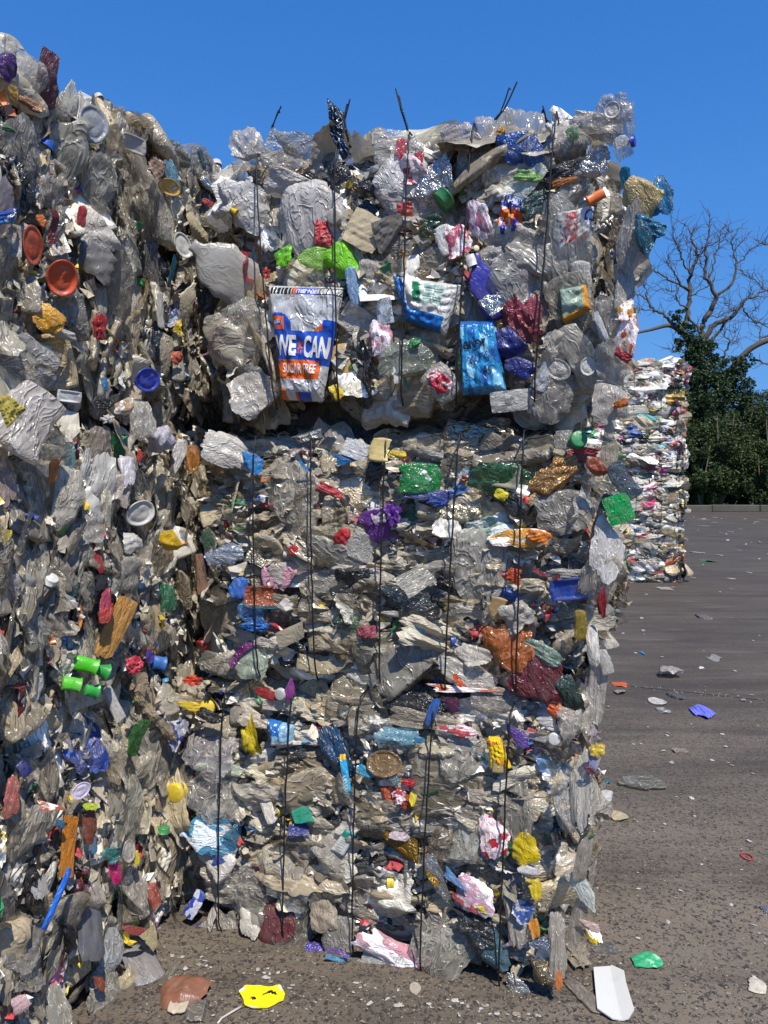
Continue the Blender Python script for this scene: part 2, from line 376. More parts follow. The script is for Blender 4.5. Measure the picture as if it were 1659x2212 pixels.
build_lib()
PART = {'film': 'plastic_film', 'filmf': 'plastic_film', 'calm': 'plastic_film', 'sheet': 'plastic_sheet', 'bottle': 'crushed_bottle',
        'blob': 'crushed_container', 'tray': 'food_tray', 'lid': 'tub_lid', 'cup': 'plastic_pot', 'strip': 'plastic_strip', 'wad': 'crumpled_wrapper',
        'cap': 'bottle_cap', 'lowfilm': 'plastic_film', 'lowblob': 'crushed_container'}

# ------------------------------------------------------------------ lettering, cut into small faces so it can follow a crumpled sheet
def text_grid(txt, bold=.02):
    cu = bpy.data.curves.new('lettering', 'FONT'); cu.body = txt; cu.offset = bold; cu.resolution_u = 3
    o = bpy.data.objects.new('lettering', cu); C.objects.link(o)
    me = bpy.data.meshes.new_from_object(o.evaluated_get(bpy.context.evaluated_depsgraph_get()))
    bpy.data.objects.remove(o); bpy.data.curves.remove(cu)
    bm = bmesh.new(); bm.from_mesh(me); bpy.data.meshes.remove(me)
    xs = [v.co.x for v in bm.verts]; ys = [v.co.y for v in bm.verts]; x0, x1, y0, y1 = min(xs), max(xs), min(ys), max(ys)
    for v in bm.verts: v.co = ((v.co.x-x0)/(x1-x0), (v.co.y-y0)/(y1-y0), 0)
    for i in range(1, 4*len(txt)): bmesh.ops.bisect_plane(bm, geom=bm.verts[:]+bm.edges[:]+bm.faces[:], plane_co=(i/(4*len(txt)), 0, 0), plane_no=(1, 0, 0))
    for i in range(1, 6): bmesh.ops.bisect_plane(bm, geom=bm.verts[:]+bm.edges[:]+bm.faces[:], plane_co=(0, i/6, 0), plane_no=(0, 1, 0))
    bmesh.ops.triangulate(bm, faces=bm.faces[:]); bm.verts.ensure_lookup_table()
    V = np.array([v.co[:] for v in bm.verts]); T = np.array([[v.index for v in f.verts] for f in bm.faces]); bm.free(); return V, T
TXT = {t: text_grid(t, b_) for t, b_ in (('WE', .035), ('CAN', .035), ('SUGAR FREE', .02), ('IRN-BRU', .02), ('lenor', .015), ('adorable', .0), ('55', .02), ('Onion', .02),
       ('PLOUGH', .0), ('recyc', .02), ('your pla', .02), ('CE', .0), ('UNIO', .02), ('BREAD', .0), ('unex', .01), ('NCED AP', .0), ('MILK', .0), ('SEMI', .01))}

# ------------------------------------------------------------------ colours of the waste
PAL = {'grey': ['#a8a298', '#bab4a8', '#96918a', '#cac5ba', '#a0988a', '#acaca6', '#8c877c', '#b0a592', '#c4bfb4'],
       'beige': ['#b8a88e', '#c8baa2', '#a2937e', '#c0b298'],
       'white': ['#d8d6d0', '#cfcac2', '#e2e1de', '#c4c0ba'],
       'red': ['#c8202a', '#d8343a', '#a3141e', '#d1556a'], 'maroon': ['#6a1f2a', '#7b3038', '#57202f'],
       'blue': ['#1668c8', '#1b48a8', '#2f8fdc', '#123f8c', '#62a8de'], 'teal': ['#158a94', '#1d6f7d', '#35b5b5'],
       'green': ['#1c8a48', '#2fa558', '#155c38', '#77c33a', '#86a791'], 'yellow': ['#e8c81c', '#f0d530', '#d8a820'],
       'orange': ['#e8641c', '#f07f22', '#c9541c', '#dd8f3a'], 'purple': ['#5a2c8c', '#70309a', '#3f2a66'], 'pink': ['#d85a96', '#c9306a', '#e39bb4'],
       'black': ['#17181a', '#24262a', '#1b2430', '#2e3436']}
COLS = ['red', 'red', 'blue', 'green', 'green', 'yellow', 'orange', 'teal', 'maroon', 'pink', 'maroon', 'yellow']
def pick(rng, fam):
    if fam in ('grey', 'beige', 'white'):
        c = srgb(PAL[fam][rng.integers(len(PAL[fam]))]); k = rng.uniform(.80, 1.24); t = rng.uniform(.03, .18); return (min(1, c[0]*k*(1+t*.3)), min(1, c[1]*k), min(1, c[2]*k*(1-t)), 1)
    c = srgb(PAL[fam][rng.integers(len(PAL[fam]))]); k = rng.uniform(.8, 1.15); g = sum(c[:3])/3; q = rng.uniform(.05, .35); return tuple(min(1, (v*(1-q) + g*q)*k) for v in c[:3]) + (1,)
def random_piece(rng, colourful=.20, white=.12, low=False):
    u = rng.random()
    if u < colourful:
        fam = COLS[rng.integers(len(COLS))]
        mat = ['film', 'print', 'print', 'hard', 'tint', 'label'][rng.integers(6)]
    elif u < colourful + white: fam, mat = 'white', ['film', 'hard', 'label', 'milky', 'print'][rng.integers(5)]
    elif u < colourful + white + .05: fam, mat = 'black', 'black'
    elif u < colourful + white + .16: fam, mat = 'beige', ['milky', 'film', 'clear'][rng.integers(3)]
    else: fam, mat = 'grey', ['clear', 'clear', 'milky', 'milky', 'tint', 'foil' if rng.random() < .12 else 'milky'][rng.integers(6)]
    if low: return ('lowfilm' if rng.random() < .7 else 'lowblob'), M[{'clear': 'milky', 'tint': 'film'}.get(mat, mat)], pick(rng, fam)
    v = rng.random()
    if fam in ('grey', 'beige'): kind = 'film' if v < .36 else 'filmf' if v < .50 else 'calm' if v < .64 else 'bottle' if v < .82 else 'blob' if v < .92 else 'tray' if v < .96 else 'sheet'
    elif mat in ('film', 'print', 'label', 'black', 'milky', 'tint'): kind = 'film' if v < .45 else 'filmf' if v < .7 else 'wad' if v < .78 else 'sheet' if v < .88 else 'strip' if v < .93 else 'bottle'
    else: kind = 'sheet' if v < .25 else 'bottle' if v < .5 else 'lid' if v < .6 else 'cap' if v < .7 else 'cup' if v < .78 else 'tray' if v < .88 else 'film'
    return kind, M[mat], pick(rng, fam)

def snoise(rng, n=6, f=3.0):
    k = rng.normal(size=(n, 2))*f; p = rng.uniform(0, 6.3, n); a = rng.uniform(.5, 1, n)
    return lambda x, y: sum(a[i]*np.sin(k[i, 0]*x + k[i, 1]*y + p[i]) for i in range(n))/n*1.6

def basis(n, long_axis, roll=0.0):
    """columns X, Y, Z with Z=n and Y nearest long_axis, rolled about n"""
    n = n/np.linalg.norm(n); y = long_axis - n*np.dot(long_axis, n)
    if np.linalg.norm(y) < 1e-3: y = np.cross(n, [0, 0, 1.0]) + 1e-4
    y /= np.linalg.norm(y); x = np.cross(y, n)
    if roll:
        c, s = math.cos(roll), math.sin(roll); x, y = c*x + s*y, -s*x + c*y
    return np.stack([x, y, n], 1)
def mat4(p, B, s):
    m = np.eye(4); m[:3, :3] = B*np.asarray(s)[None, :]; m[:3, 3] = p; return m

# ------------------------------------------------------------------ a bale
def lin0(h): return tuple(v*.85 for v in srgb(h)[:3]) + (1,)
class Bale:
    def __init__(s, loc, rz, w_, dep, h, label, group, seed, lam='h', tilt=(30, 16), spec=None, low=False, colourful=.2, white=.12,
                 faces=None, tone=1.0, edge=.10, sizes=(.05, .17), wires=(), bulge=.03, vlim=(.03, .975), capped=True):
        s.capped = capped
        s.vlim = vlim
        s.w, s.d, s.h, s.rz = w_, dep, h, rz; s.loc = np.array(loc, float)
        s.root = empty('waste_bale', loc, rz, label=label, cat='bale', group=group)
        s.rng = np.random.default_rng(seed); s.lam = lam; s.tilt = tilt; s.tone = tone; s.edge = edge; s.bulge = bulge
        c, q = math.cos(rz), math.sin(rz); s.Rw = np.array([[c, -q, 0], [q, c, 0], [0, 0, 1.0]])
        s.nz = {f: snoise(s.rng, 7, 4.5) for f in 'FRLTB'}
        s.core()
        counts = faces or {'F': 330, 'R': 110, 'L': 70, 'T': 120}
        s.keep = []; s.heroes = {'F': [], 'R': [], 'T': [], 'L': []}; s.todo = (counts, sizes, low, colourful, white)
    def finish(s):
        counts, sizes, low, colourful, white = s.todo
        for f, n in counts.items(): s.fill(f, n, sizes, low, colourful, white)
        s.scraps(1500 if not low else 160, low)
    def note(s, face, p, rx, ry):
        a = p[0] if face != 'R' else p[1]; s.heroes[face].append((a, p[2] if face != 'T' else p[1], rx, ry))
    def covered(s, f, p, r=0.0):
        if f not in s.heroes: return 0
        a = p[0] if f != 'R' else p[1]; b_ = p[2] if f != 'T' else p[1]; best = 9
        for (x, y, rx, ry) in s.heroes[f]: best = min(best, math.hypot((a-x)/(rx+r), (b_-y)/(ry+r)))
        return float(np.clip((1.0-best)/.30, 0, 1))
    def frame(s, f):
        """origin, u axis, v axis, outward normal, lengths"""
        w_, d, h = s.w, s.d, s.h; X, Y, Z = np.eye(3)
        return {'F': (np.array([0, 0, 0.]), X, Z, -Y, w_, h), 'R': (np.array([w_, 0, 0.]), Y, Z, X, d, h), 'L': (np.array([0, d, 0.]), -Y, Z, -X, d, h),
                'T': (np.array([0, 0, h]), X, Y, Z, w_, d), 'B': (np.array([w_, d, 0.]), -X, Z, Y, w_, h)}[f]
    def surf(s, f, u, v, inset=0.0):
        o, U, V, N, lu, lv = s.frame(f); a, b_ = 2*u-1, 2*v-1
        e = s.edge if f != 'T' else s.edge*.6
        dz = s.bulge*(1-a*a)*(1-b_*b_) - e*abs(b_)**11 - .05*abs(a)**12 + .022*s.nz[f](u*lu, v*lv)
        if f == 'R': dz += .05*(1-b_*b_)*(1-a*a)*2
        p = o + U*u*lu + V*v*lv + N*(dz - inset)
        n = N + V*(.9*np.sign(b_)*abs(b_)**9) + U*(.7*np.sign(a)*abs(a)**11)
        return p, n/np.linalg.norm(n), U, V
    def core(s):
        parts = []
        for f in 'FRLTB':
            nu, nv = 26, 20; P = np.zeros((nu, nv, 3))
            for i in range(nu):
                for j in range(nv):
                    P[i, j] = s.surf(f, .035 + .93*i/(nu-1), .045 + .91*j/(nv-1), .052 + .012*s.rng.random())[0]
            parts.append((P.reshape(-1, 3), gridq(nu, nv), None))
        a, b_, z0, z1 = .07, .15, (.0 if s.loc[2] < .1 else -.05), s.h + (.05 if s.capped else -.03)       # solid heart reaching into neighbouring bales, added so the gaps between stay dark
        bx_ = np.array([[x, y, z] for x in (a, s.w-a) for y in (b_, s.d-b_) for z in (z0, z1)]); parts.append((bx_, np.array([[0, 1, 3, 2], [4, 6, 7, 5], [0, 4, 5, 1], [2, 3, 7, 6], [0, 2, 6, 4], [1, 5, 7, 3]]), None))
        V, Q, T = merge(parts); me = mesh_np('packed_core', V, Q, M['core'], True); o = link('packed_core', me, s.root)
    def place(s, kind, mat, col, p, B, sc3, label=None, idx=None):
        lib = LIB[kind]; me = lib[s.rng.integers(len(lib)) if idx is None else idx % len(lib)]
        o = link(PART[kind], me, s.root, mat4(p, B, sc3), tuple(col[:3]) + (max(.10, min(1.5, (sc3[0]+sc3[1])/2/.075)),), mat)
        if label: o['label'] = label
        return o
    def cap_on(s, o, i, sc3, col):
        nc, wd = LIB['neck'][i]; r = .36*wd*sc3[0]; c = link('bottle_cap', LIB['cap'][0], o, None, tuple(col[:3]) + (.2,), M['hard'])
        c.matrix_local = Matrix.LocRotScale(Vector(nc), None, None) @ Matrix.Diagonal((1/sc3[0], 1/sc3[1], 1/sc3[2], 1)) @ Matrix.Rotation(-math.pi/2, 4, 'X') @ Matrix.Diagonal((r, r, r*1.1, 1))
    def fill(s, f, n, sizes, low, colourful, white):
        rng = s.rng; o, U, V, N, lu, lv = s.frame(f); sink = .03 if (f == 'T' and s.capped) else 0; cells = int(math.sqrt(n*lu/lv)); k = 0
        cells = max(2, cells); rows = max(2, n//cells)
        order = [(i, j) for i in range(cells) for j in range(rows)]; rng.shuffle(order)
        for i, j in order:
            u = (i + rng.uniform(-.1, 1.1))/cells; v = (j + rng.uniform(-.1, 1.1))/rows
            u = min(max(u, .005), .995); v = min(max(v, s.vlim[0]), s.vlim[1]) if f != 'T' else v
            kind, mat, col = random_piece(rng, colourful, white, low); col = tuple(c*s.tone for c in col[:3]) + (1,)
            L = rng.uniform(*sizes)*rng.choice([.8, 1, 1.0, 1.5]) if kind not in ('cap', 'lid', 'cup') else {'cap': .018, 'lid': .045, 'cup': .035}[kind]*rng.uniform(.8, 1.3)
            L *= .62 if max(col[:3]) > 2.2*min(col[:3]) and kind not in ('cap', 'lid', 'cup') and not low else 1.0; big = L > sizes[1]*.8
            p, nn, UU, VV = s.surf(f, u, v, rng.uniform(-.004, .035) if not big else rng.uniform(.012, .04))
            cov = s.covered(f, p, L*.15); nn0 = nn
            if cov > 0: p = p - nn*.045*cov
            p = p - np.array([0, 0, sink])
            if f == 'F' and any(abs(p[0]-x) < rx + L*.25 and abs(p[2]-z) < rz + L*.25 for x, z, rx, rz in s.keep): p = p + np.array([0, .05 + .25*L, 0]); L = min(L, .12)
            longax = UU if (s.lam == 'h' or f == 'T') else VV
            ax2 = np.cross(nn, longax); t1 = R(rng.normal(0, s.tilt[0]*(1-.7*cov))); t2 = R(rng.normal(0, s.tilt[1]*(1-.7*cov)))
            t1 = max(-1.2, min(1.2, t1)); t2 = max(-.8, min(.8, t2))
            nn = nn + math.tan(t1)*ax2*.9 + math.tan(t2)*longax
            if f == 'R' and not low: L *= .8
            if s.lam == 'm': B = basis(nn, longax, rng.uniform(0, 6.28)); asp = rng.uniform(.55, 1.0)
            else: B = basis(nn, longax, R(rng.normal(0, 12))); asp = rng.uniform(.30, .70)
            if kind in ('cap', 'lid', 'cup', 'wad', 'tray'): asp = rng.uniform(.8, 1)
            if kind in ('bottle', 'strip', 'blob'): asp = rng.uniform(.8, 1.1)
            L2 = L*.5*(1.25 if kind in ('film', 'filmf', 'calm') else 1.0)*(1.0 if not low else 1.0)
            if kind == 'cup': B = B @ np.array([[1, 0, 0], [0, 0, -1], [0, 1, 0.]])
            if kind == 'bottle' and not low:
                ib = int(rng.integers(len(LIB['bottle']))); s3 = (L2*asp, L2, L2*.75); ob = s.place(kind, mat, col, p, B, s3, None, ib)
                if rng.random() < .5: s.cap_on(ob, ib, s3, [lin0(q) for q in ('#e4e2dc', '#2458b4', '#c8242c', '#2c8c4c', '#e8c82c', '#d8d4cc', '#3a9ad0')][rng.integers(7)])
                continue
            s.place(kind, mat, col, p, B, (L2*asp, L2, L2*rng.uniform(.6, 1.1)*(1 if kind in ('cap', 'lid', 'cup') else .8)))
    def scraps(s, n, low):
        rng = s.rng; Vs = []; Q0 = gridq(4, 4); Qs = []; k = 0
        for q in range(n):
            f = 'FFFFRT'[rng.integers(6)]; p, nn, U, V_ = s.surf(f, rng.uniform(.01, .99), rng.uniform(*s.vlim), rng.uniform(-.012, .045))
            p = p - nn*.04*s.covered(f, p); nn = nn + rng.normal(size=3)*.6; B = basis(nn, U if s.lam != 'v' else V_, rng.normal()*.5); L = rng.uniform(.006, .034) if not low else rng.uniform(.02, .07)
            g = np.linspace(-1, 1, 4); x, y = np.meshgrid(g, g, indexing='ij')
            Pl = np.stack([x*rng.uniform(.3, .8) + rng.normal(0, .12, x.shape), y + rng.normal(0, .15, x.shape), rng.normal(0, .22, x.shape)], -1).reshape(-1, 3)*L
            Vs.append(Pl @ B.T + p); Qs.append(Q0 + k); k += 16
        me = mesh_np('shredded_scraps', np.vstack(Vs), np.vstack(Qs), M['scrap'], False)
        o = link('shredded_scraps', me, s.root, None, srgb('#a49d92')); o['kind'] = 'stuff'
    # ---- pieces placed where the photograph shows them
    def local(s, px, py, off=.04, face='F'):
        d = ray(px, py); o = s.Rw.T @ (CAM - s.loc); d = s.Rw.T @ d
        if face == 'F': t = (-off - o[1])/d[1]
        elif face == 'R': t = (s.w + off - o[0])/d[0]
        else: t = (s.h + off - o[2])/d[2]
        return o + d*t, -d

# ------------------------------------------------------------------ the ground
def build_ground():
    b = NB('worn_asphalt'); tc = b.N("ShaderNodeTexCoord"); co = tc.outputs['Object']
    big = b.noise(co, .55, 4, .6, dist=.8); mid = b.noise(co, 2.6, 5, .65, dist=.5)
    mp = b.N("ShaderNodeMapping"); mp.inputs['Rotation'].default_value = (0, 0, R(-8)); mp.inputs['Scale'].default_value = (.35, 2.2, 1); b.L(co, mp.inputs['Vector'])
    streak = b.noise(mp.outputs[0], 1.3, 6, .7, dist=.4)
    # exposed aggregate: dark chips in pale binder, several sizes
    dn = b.N("ShaderNodeTexNoise"); dn.inputs['Scale'].default_value = 55; b.L(co, dn.inputs['Vector'])
    dist = b.mix(.022, co, dn.outputs['Color'], 'LINEAR_LIGHT')
    v1 = b.N("ShaderNodeTexVoronoi"); v1.inputs['Scale'].default_value = 66; b.L(dist, v1.inputs['Vector'])
    v2 = b.N("ShaderNodeTexVoronoi"); v2.inputs['Scale'].default_value = 120; b.L(dist, v2.inputs['Vector'])
    sel = b.N("ShaderNodeSeparateColor"); b.L(v1.outputs['Color'], sel.inputs[0])
    chip = b.math('MULTIPLY', b.math('LESS_THAN', v1.outputs['Distance'], .46), b.math('LESS_THAN', sel.outputs[0], b.math('ADD', b.math('MULTIPLY', big, 1.0), .16)))
    sel2 = b.N("ShaderNodeSeparateColor"); b.L(v2.outputs['Color'], sel2.inputs[0])
    chip2 = b.math('MULTIPLY', b.math('LESS_THAN', v2.outputs['Distance'], .4), b.math('LESS_THAN', sel2.outputs[1], .45))
    fac = b.math('MAXIMUM', chip, b.math('MULTIPLY', chip2, .7))
    tan = b.mix(mid, (.118, .095, .070, 1), (.215, .174, .130, 1)); dark = b.mix(sel.outputs[2], (.035, .031, .029, 1), (.075, .065, .058, 1))
    col = b.mix(fac, tan, dark)
    # black rubbed-in film where traffic runs
    sm = b.ramp(b.math('ADD', b.math('MULTIPLY', streak, .75), b.math('MULTIPLY', big, .35)), [(.48, (0,)), (.66, (1,))])
    # the far yard is smoother and darker than the worn near slab
    sx = b.N("ShaderNodeSeparateXYZ"); b.L(co, sx.inputs[0])
    far = b.N("ShaderNodeMapRange"); far.inputs['From Min'].default_value = 3.6; far.inputs['From Max'].default_value = 7.5; b.L(b.math('ADD', sx.outputs[1], b.math('MULTIPLY', big, 1.6)), far.inputs[0])
    col = b.mix(b.math('MULTIPLY', far.outputs[0], .72), col, b.mix(streak, (.042, .035, .029, 1), (.100, .083, .066, 1)))
    col = b.mix(b.math('MULTIPLY', sm, .62), col, (.036, .030, .026, 1))
    # curved tyre tracks
    def track(cx, cy_, rad, wd, st):
        nonlocal col
        dx = b.math('SUBTRACT', sx.outputs[0], cx); dy = b.math('SUBTRACT', sx.outputs[1], cy_)
        r = b.math('SQRT', b.math('ADD', b.math('MULTIPLY', dx, dx), b.math('MULTIPLY', dy, dy)))
        d = b.math('ABSOLUTE', b.math('SUBTRACT', r, rad)); m = b.N("ShaderNodeMapRange"); m.interpolation_type = 'SMOOTHSTEP'
        m.inputs['From Min'].default_value = wd*.75; m.inputs['From Max'].default_value = wd*1.25; m.inputs['To Min'].default_value = 1; m.inputs['To Max'].default_value = 0
        b.L(d, m.inputs[0]); col = b.mix(b.math('MULTIPLY', b.math('MULTIPLY', m.outputs[0], st), b.ramp(mid, [(.3, (.35,)), (.55, (1,))])), col, (.035, .031, .030, 1))
    track(5.9, -.4, 5.3, .07, .40); track(6.3, -.2, 4.6, .05, .25); track(14, 3.0, 9.0, .16, .5); track(14, 3.0, 10.6, .16, .5)
    nlight = b.noise(mp.outputs[0], 3.1, 4, .6); col = b.mix(b.math('MULTIPLY', b.ramp(nlight, [(.56, (0,)), (.70, (1,))]), .35), col, (.17, .15, .125, 1))
    p = b.N("ShaderNodeBsdfPrincipled"); b.L(col, p.inputs['Base Color']); p.inputs['Roughness'].default_value = .82; p.inputs['Specular IOR Level'].default_value = .25
    bp = b.N("ShaderNodeBump"); bp.inputs['Strength'].default_value = .5; bp.inputs['Distance'].default_value = .004
    b.L(b.math('ADD', b.math('MULTIPLY', b.math('SUBTRACT', 1.0, v1.outputs['Distance']), .8), b.math('MULTIPLY', v2.outputs['Distance'], .5)), bp.inputs['Height']); b.L(bp.outputs[0], p.inputs['Normal'])
    b.L(p.outputs[0], b.out.inputs[0])
    V = [[-120, -40, 0], [120, -40, 0], [120, 48.3, 0], [-120, 48.3, 0]]
    tag(link('asphalt_yard', mesh_np('asphalt_yard', V, [[0, 1, 2, 3]], b.m, False)), 'worn brown-grey asphalt yard with tyre tracks', kind='structure')
    # field beyond the kerb
    g = NB('rough_grass'); t2 = g.N("ShaderNodeTexCoord"); n = g.noise(t2.outputs['Object'], .8, 5, .7)
    pp = g.N("ShaderNodeBsdfPrincipled"); g.L(g.mix(n, (.03, .045, .015, 1), (.09, .10, .04, 1)), pp.inputs['Base Color']); pp.inputs['Roughness'].default_value = .9; g.L(pp.outputs[0], g.out.inputs[0])
    V = [[-700, 48.2, .2], [700, 48.2, .2], [700, 900, .2], [-700, 900, .2], [-700, -300, -.1], [700, -300, -.1], [700, 48.2, -.1], [-700, 48.2, -.1]]
    tag(link('grass_field', mesh_np('grass_field', V, [[0, 1, 2, 3], [4, 5, 6, 7]], g.m, False)), 'rough grass beyond the yard', kind='structure')
build_ground()

# ------------------------------------------------------------------ the near bales
YA = R(-17)
def front(px_corner, Yc, w_, z, h, dz=0):
    """location of the bale's front-left bottom corner from where its right front corner stands"""
    X = (px_corner-829.5)/F*Yc
    return (X - math.cos(YA)*w_, Yc - math.sin(YA)*w_, z)
G1 = 'bales of plastic waste stacked in front of the camera'; G2 = 'bales of plastic waste in the stack at the left edge'
top = Bale(front(1272, 2.40, 1.29, 1.862, .92), YA, 1.29, 1.10, .88,
           'topmost bale of the middle stack, with a silver bag lettered in blue and orange', G1, 11, lam='m', tilt=(20, 18), colourful=.08, white=.42, edge=.14,
           wires=(), sizes=(.09, .25), faces={'F': 420, 'R': 170, 'L': 90, 'T': 160}, vlim=(.05, .97), capped=False)
mid = Bale(front(1262, 2.40, 1.35, .93, .90), YA+R(.6), 1.35, 1.10, .845,
           'middle bale of the middle stack, a green screw cap at its upper right', G1, 22, lam='h', tilt=(34, 14), colourful=.09, white=.16, edge=.13, sizes=(.07, .20), tone=1.08,
           wires=(), faces={'F': 520, 'R': 150, 'L': 90, 'T': 40}, vlim=(.05, .94))
bot = Bale(front(1200, 2.42, 1.34, .0, .90), YA-R(.8), 1.34, 1.10, .895,
           'lowest bale of the middle stack, a square maroon sheet at its foot', G1, 33, lam='h', tilt=(36, 16), colourful=.08, white=.17, sizes=(.07, .20), tone=1.08,
           wires=(), faces={'F': 520, 'R': 150, 'L': 90, 'T': 40}, vlim=(.03, .95))
# left stack: its face runs away from the camera at right angles to the others
WA = R(73)
def left(s0, z, jig=0):
    """point on the wall line, s0 metres along it from where it passes x=-.768, y=2.75"""
    return (-.775 + math.cos(WA)*s0 + jig, 2.75 + math.sin(WA)*s0, z)
kw = dict(lam='v', wires=(), sizes=(.06, .22), tone=1.08)
la_t = Bale(left(-1.50, 1.83), WA, 1.30, 1.0, .91, 'topmost bale of the left stack, orange tub lid in its side', G2, 44, capped=False, tilt=(34, 16), colourful=.08, white=.08, faces={'F': 460, 'T': 130, 'R': 90, 'L': 30}, **kw)
la_m = Bale(left(-1.50, .92, .02), WA+R(.5), 1.31, 1.0, .90, 'middle bale of the left stack, big clear milk bottle in its side', G2, 55, tilt=(34, 16), colourful=.09, white=.08, faces={'F': 460, 'T': 60, 'R': 80, 'L': 30}, **kw)
la_b = Bale(left(-1.52, .0, -.01), WA-R(.5), 1.32, 1.0, .91, 'lowest bale of the left stack, long blue plastic bar sticking out of it', G2, 66, tilt=(34, 16), colourful=.09, white=.07, faces={'F': 460, 'T': 60, 'R': 80, 'L': 30}, **kw)
lb_t = Bale(left(-.16, 1.84, -.05), WA+R(1.5), 1.25, 1.0, 1.07, 'topmost bale in the dark corner behind the left stack', G2, 77, capped=False, tilt=(34, 16), colourful=.09, white=.07, faces={'F': 300, 'T': 90, 'L': 60}, **kw)
lb_m = Bale(left(-.15, .93, -.04), WA+R(1), 1.25, 1.0, .90, 'middle bale in the dark corner behind the left stack', G2, 88, tilt=(34, 16), colourful=.09, white=.07, faces={'F': 300, 'T': 40, 'L': 60}, **kw)
lb_b = Bale(left(-.15, .0, -.02), WA+R(1), 1.25, 1.0, .92, 'lowest bale in the dark corner behind the left stack', G2, 99, tilt=(34, 16), colourful=.09, white=.07, faces={'F': 300, 'T': 40, 'L': 60}, **kw)

# far stack
far_bales = []
for k, (lab, cf) in enumerate([('lowest bale of the far stack, pink and mint scraps at its foot', .28), ('second bale up in the far stack, blue tub at its right edge', .30),
                               ('third bale up in the far stack, lime green scrap in its face', .30), ('topmost bale of the far stack, bright yellow scrap on its top', .26)]):
    X1 = (1470-829.5)/F*12.75
    rz = R(-2 + [0, .8, -.6, .5][k]); wd = 1.95
    b_ = Bale((X1 - wd + [0, .03, -.02, .0][k], 12.75, k*.915), rz, wd, 1.2, .905, lab, 'bales in the far stack', 200+k, lam='h', tilt=(30, 14), low=True,
         colourful=cf*.7, white=.55, tone=1.0, faces={'F': 260, 'R': 80, 'T': 90 if k == 3 else 20}, sizes=(.15, .42), edge=.05, capped=k < 3); b_.finish(); far_bales.append(b_)

# ------------------------------------------------------------------ pieces the photograph singles out
FX = {}
def fx(hexc, kind='film', k=.85):
    """a fixed-colour variant of a plastic, for printed pieces"""
    key = (hexc, kind)
    if key not in FX:
        c = srgb(hexc); c = tuple(v*k for v in c[:3]) + (1,)
        FX[key] = plastic('print_ink' if kind != 'silver' else 'silver_film', fixed=c, **{
            'film': dict(rough=(.2, .4), dirt=.18, bump=.45, wrinkle=1.8), 'flat': dict(rough=(.35, .5), dirt=.12, bump=.1),
            'silver': dict(rough=(.22, .36), dirt=.10, bump=.6, metal=.2, spec=.8, wrinkle=2.4)}[kind])
    return FX[key]
def lin(hexc, k=.85):
    c = srgb(hexc); return tuple(v*k for v in c[:3]) + (1,)
def H(bale, kind, mat, hexc, cx, cy, w_, h_, ang=0, label=None, face='F', off=.045, name=None, idx=None, tx=0, ty=0, thick=None, cap=None, mixn=.5, k=.85):
    if w_ > h_ and abs(ang) > 45 and kind not in ('bottle', 'strip', 'cup'): ang -= math.copysign(90, ang)
    grey = mat in ('clear', 'milky') and max(w_, h_) > 50; k = k*1.3 if mat in ('clear', 'milky') else k
    tx += bale.rng.normal(0, 9); ty += bale.rng.normal(0, 9); off = (off - .014*grey) + .022*min(1, max(0, 1 - max(w_, h_)/110)); p, view = bale.local(cx, cy, off, face); N = {'F': np.array([0, -1., 0]), 'R': np.array([1., 0, 0]), 'T': np.array([0, 0, 1.])}[face]
    depth = np.linalg.norm(bale.Rw @ p + bale.loc - CAM) * math.cos(math.atan(math.hypot(cx-829.5, cy-1106)/F))
    m = depth/F; n = N*(1-mixn) + view*mixn
    B = basis(n, np.array([0, 0, 1.0]), R(ang))
    if tx or ty: B = B @ (np.array(Matrix.Rotation(R(tx), 3, 'X')) @ np.array(Matrix.Rotation(R(ty), 3, 'Y')))
    sx_, sy_ = w_*m/2, h_*m/2
    if kind in ('film', 'filmf', 'calm'): sx_ *= 1.12; sy_ *= 1.12
    if kind == 'bottle': sx_ *= 1.6
    if kind == 'strip': sx_ *= 4.5
    sz_ = (thick if thick else .7)*min(sx_, sy_) if kind not in ('cap', 'cup') else (sx_+sy_)/2*(.75 if kind == 'cap' else 1)
    if kind == 'cup': B = B @ np.array([[1, 0, 0], [0, 0, -1], [0, 1, 0.]]); sx_, sy_, sz_ = sx_, sx_, sy_
    if kind == 'cup' and thick: B = B
    ca, sa = abs(math.cos(R(ang))), abs(math.sin(R(ang))); (None if grey or kind in ('cap', 'cup') else bale.note) and bale.note(face, p, (w_*ca + h_*sa)*m/2, (w_*sa + h_*ca)*m/2)
    lib = LIB[kind]; i = int(bale.rng.integers(len(lib))) if idx is None else idx % len(lib)
    o = bale.place(kind, M[mat], lin(hexc, k), p, B, (sx_, sy_, sz_), label, i)
    if name: o.name = name
    if cap and kind == 'bottle': bale.cap_on(o, i, (sx_, sy_, sz_), lin(cap))
    return o
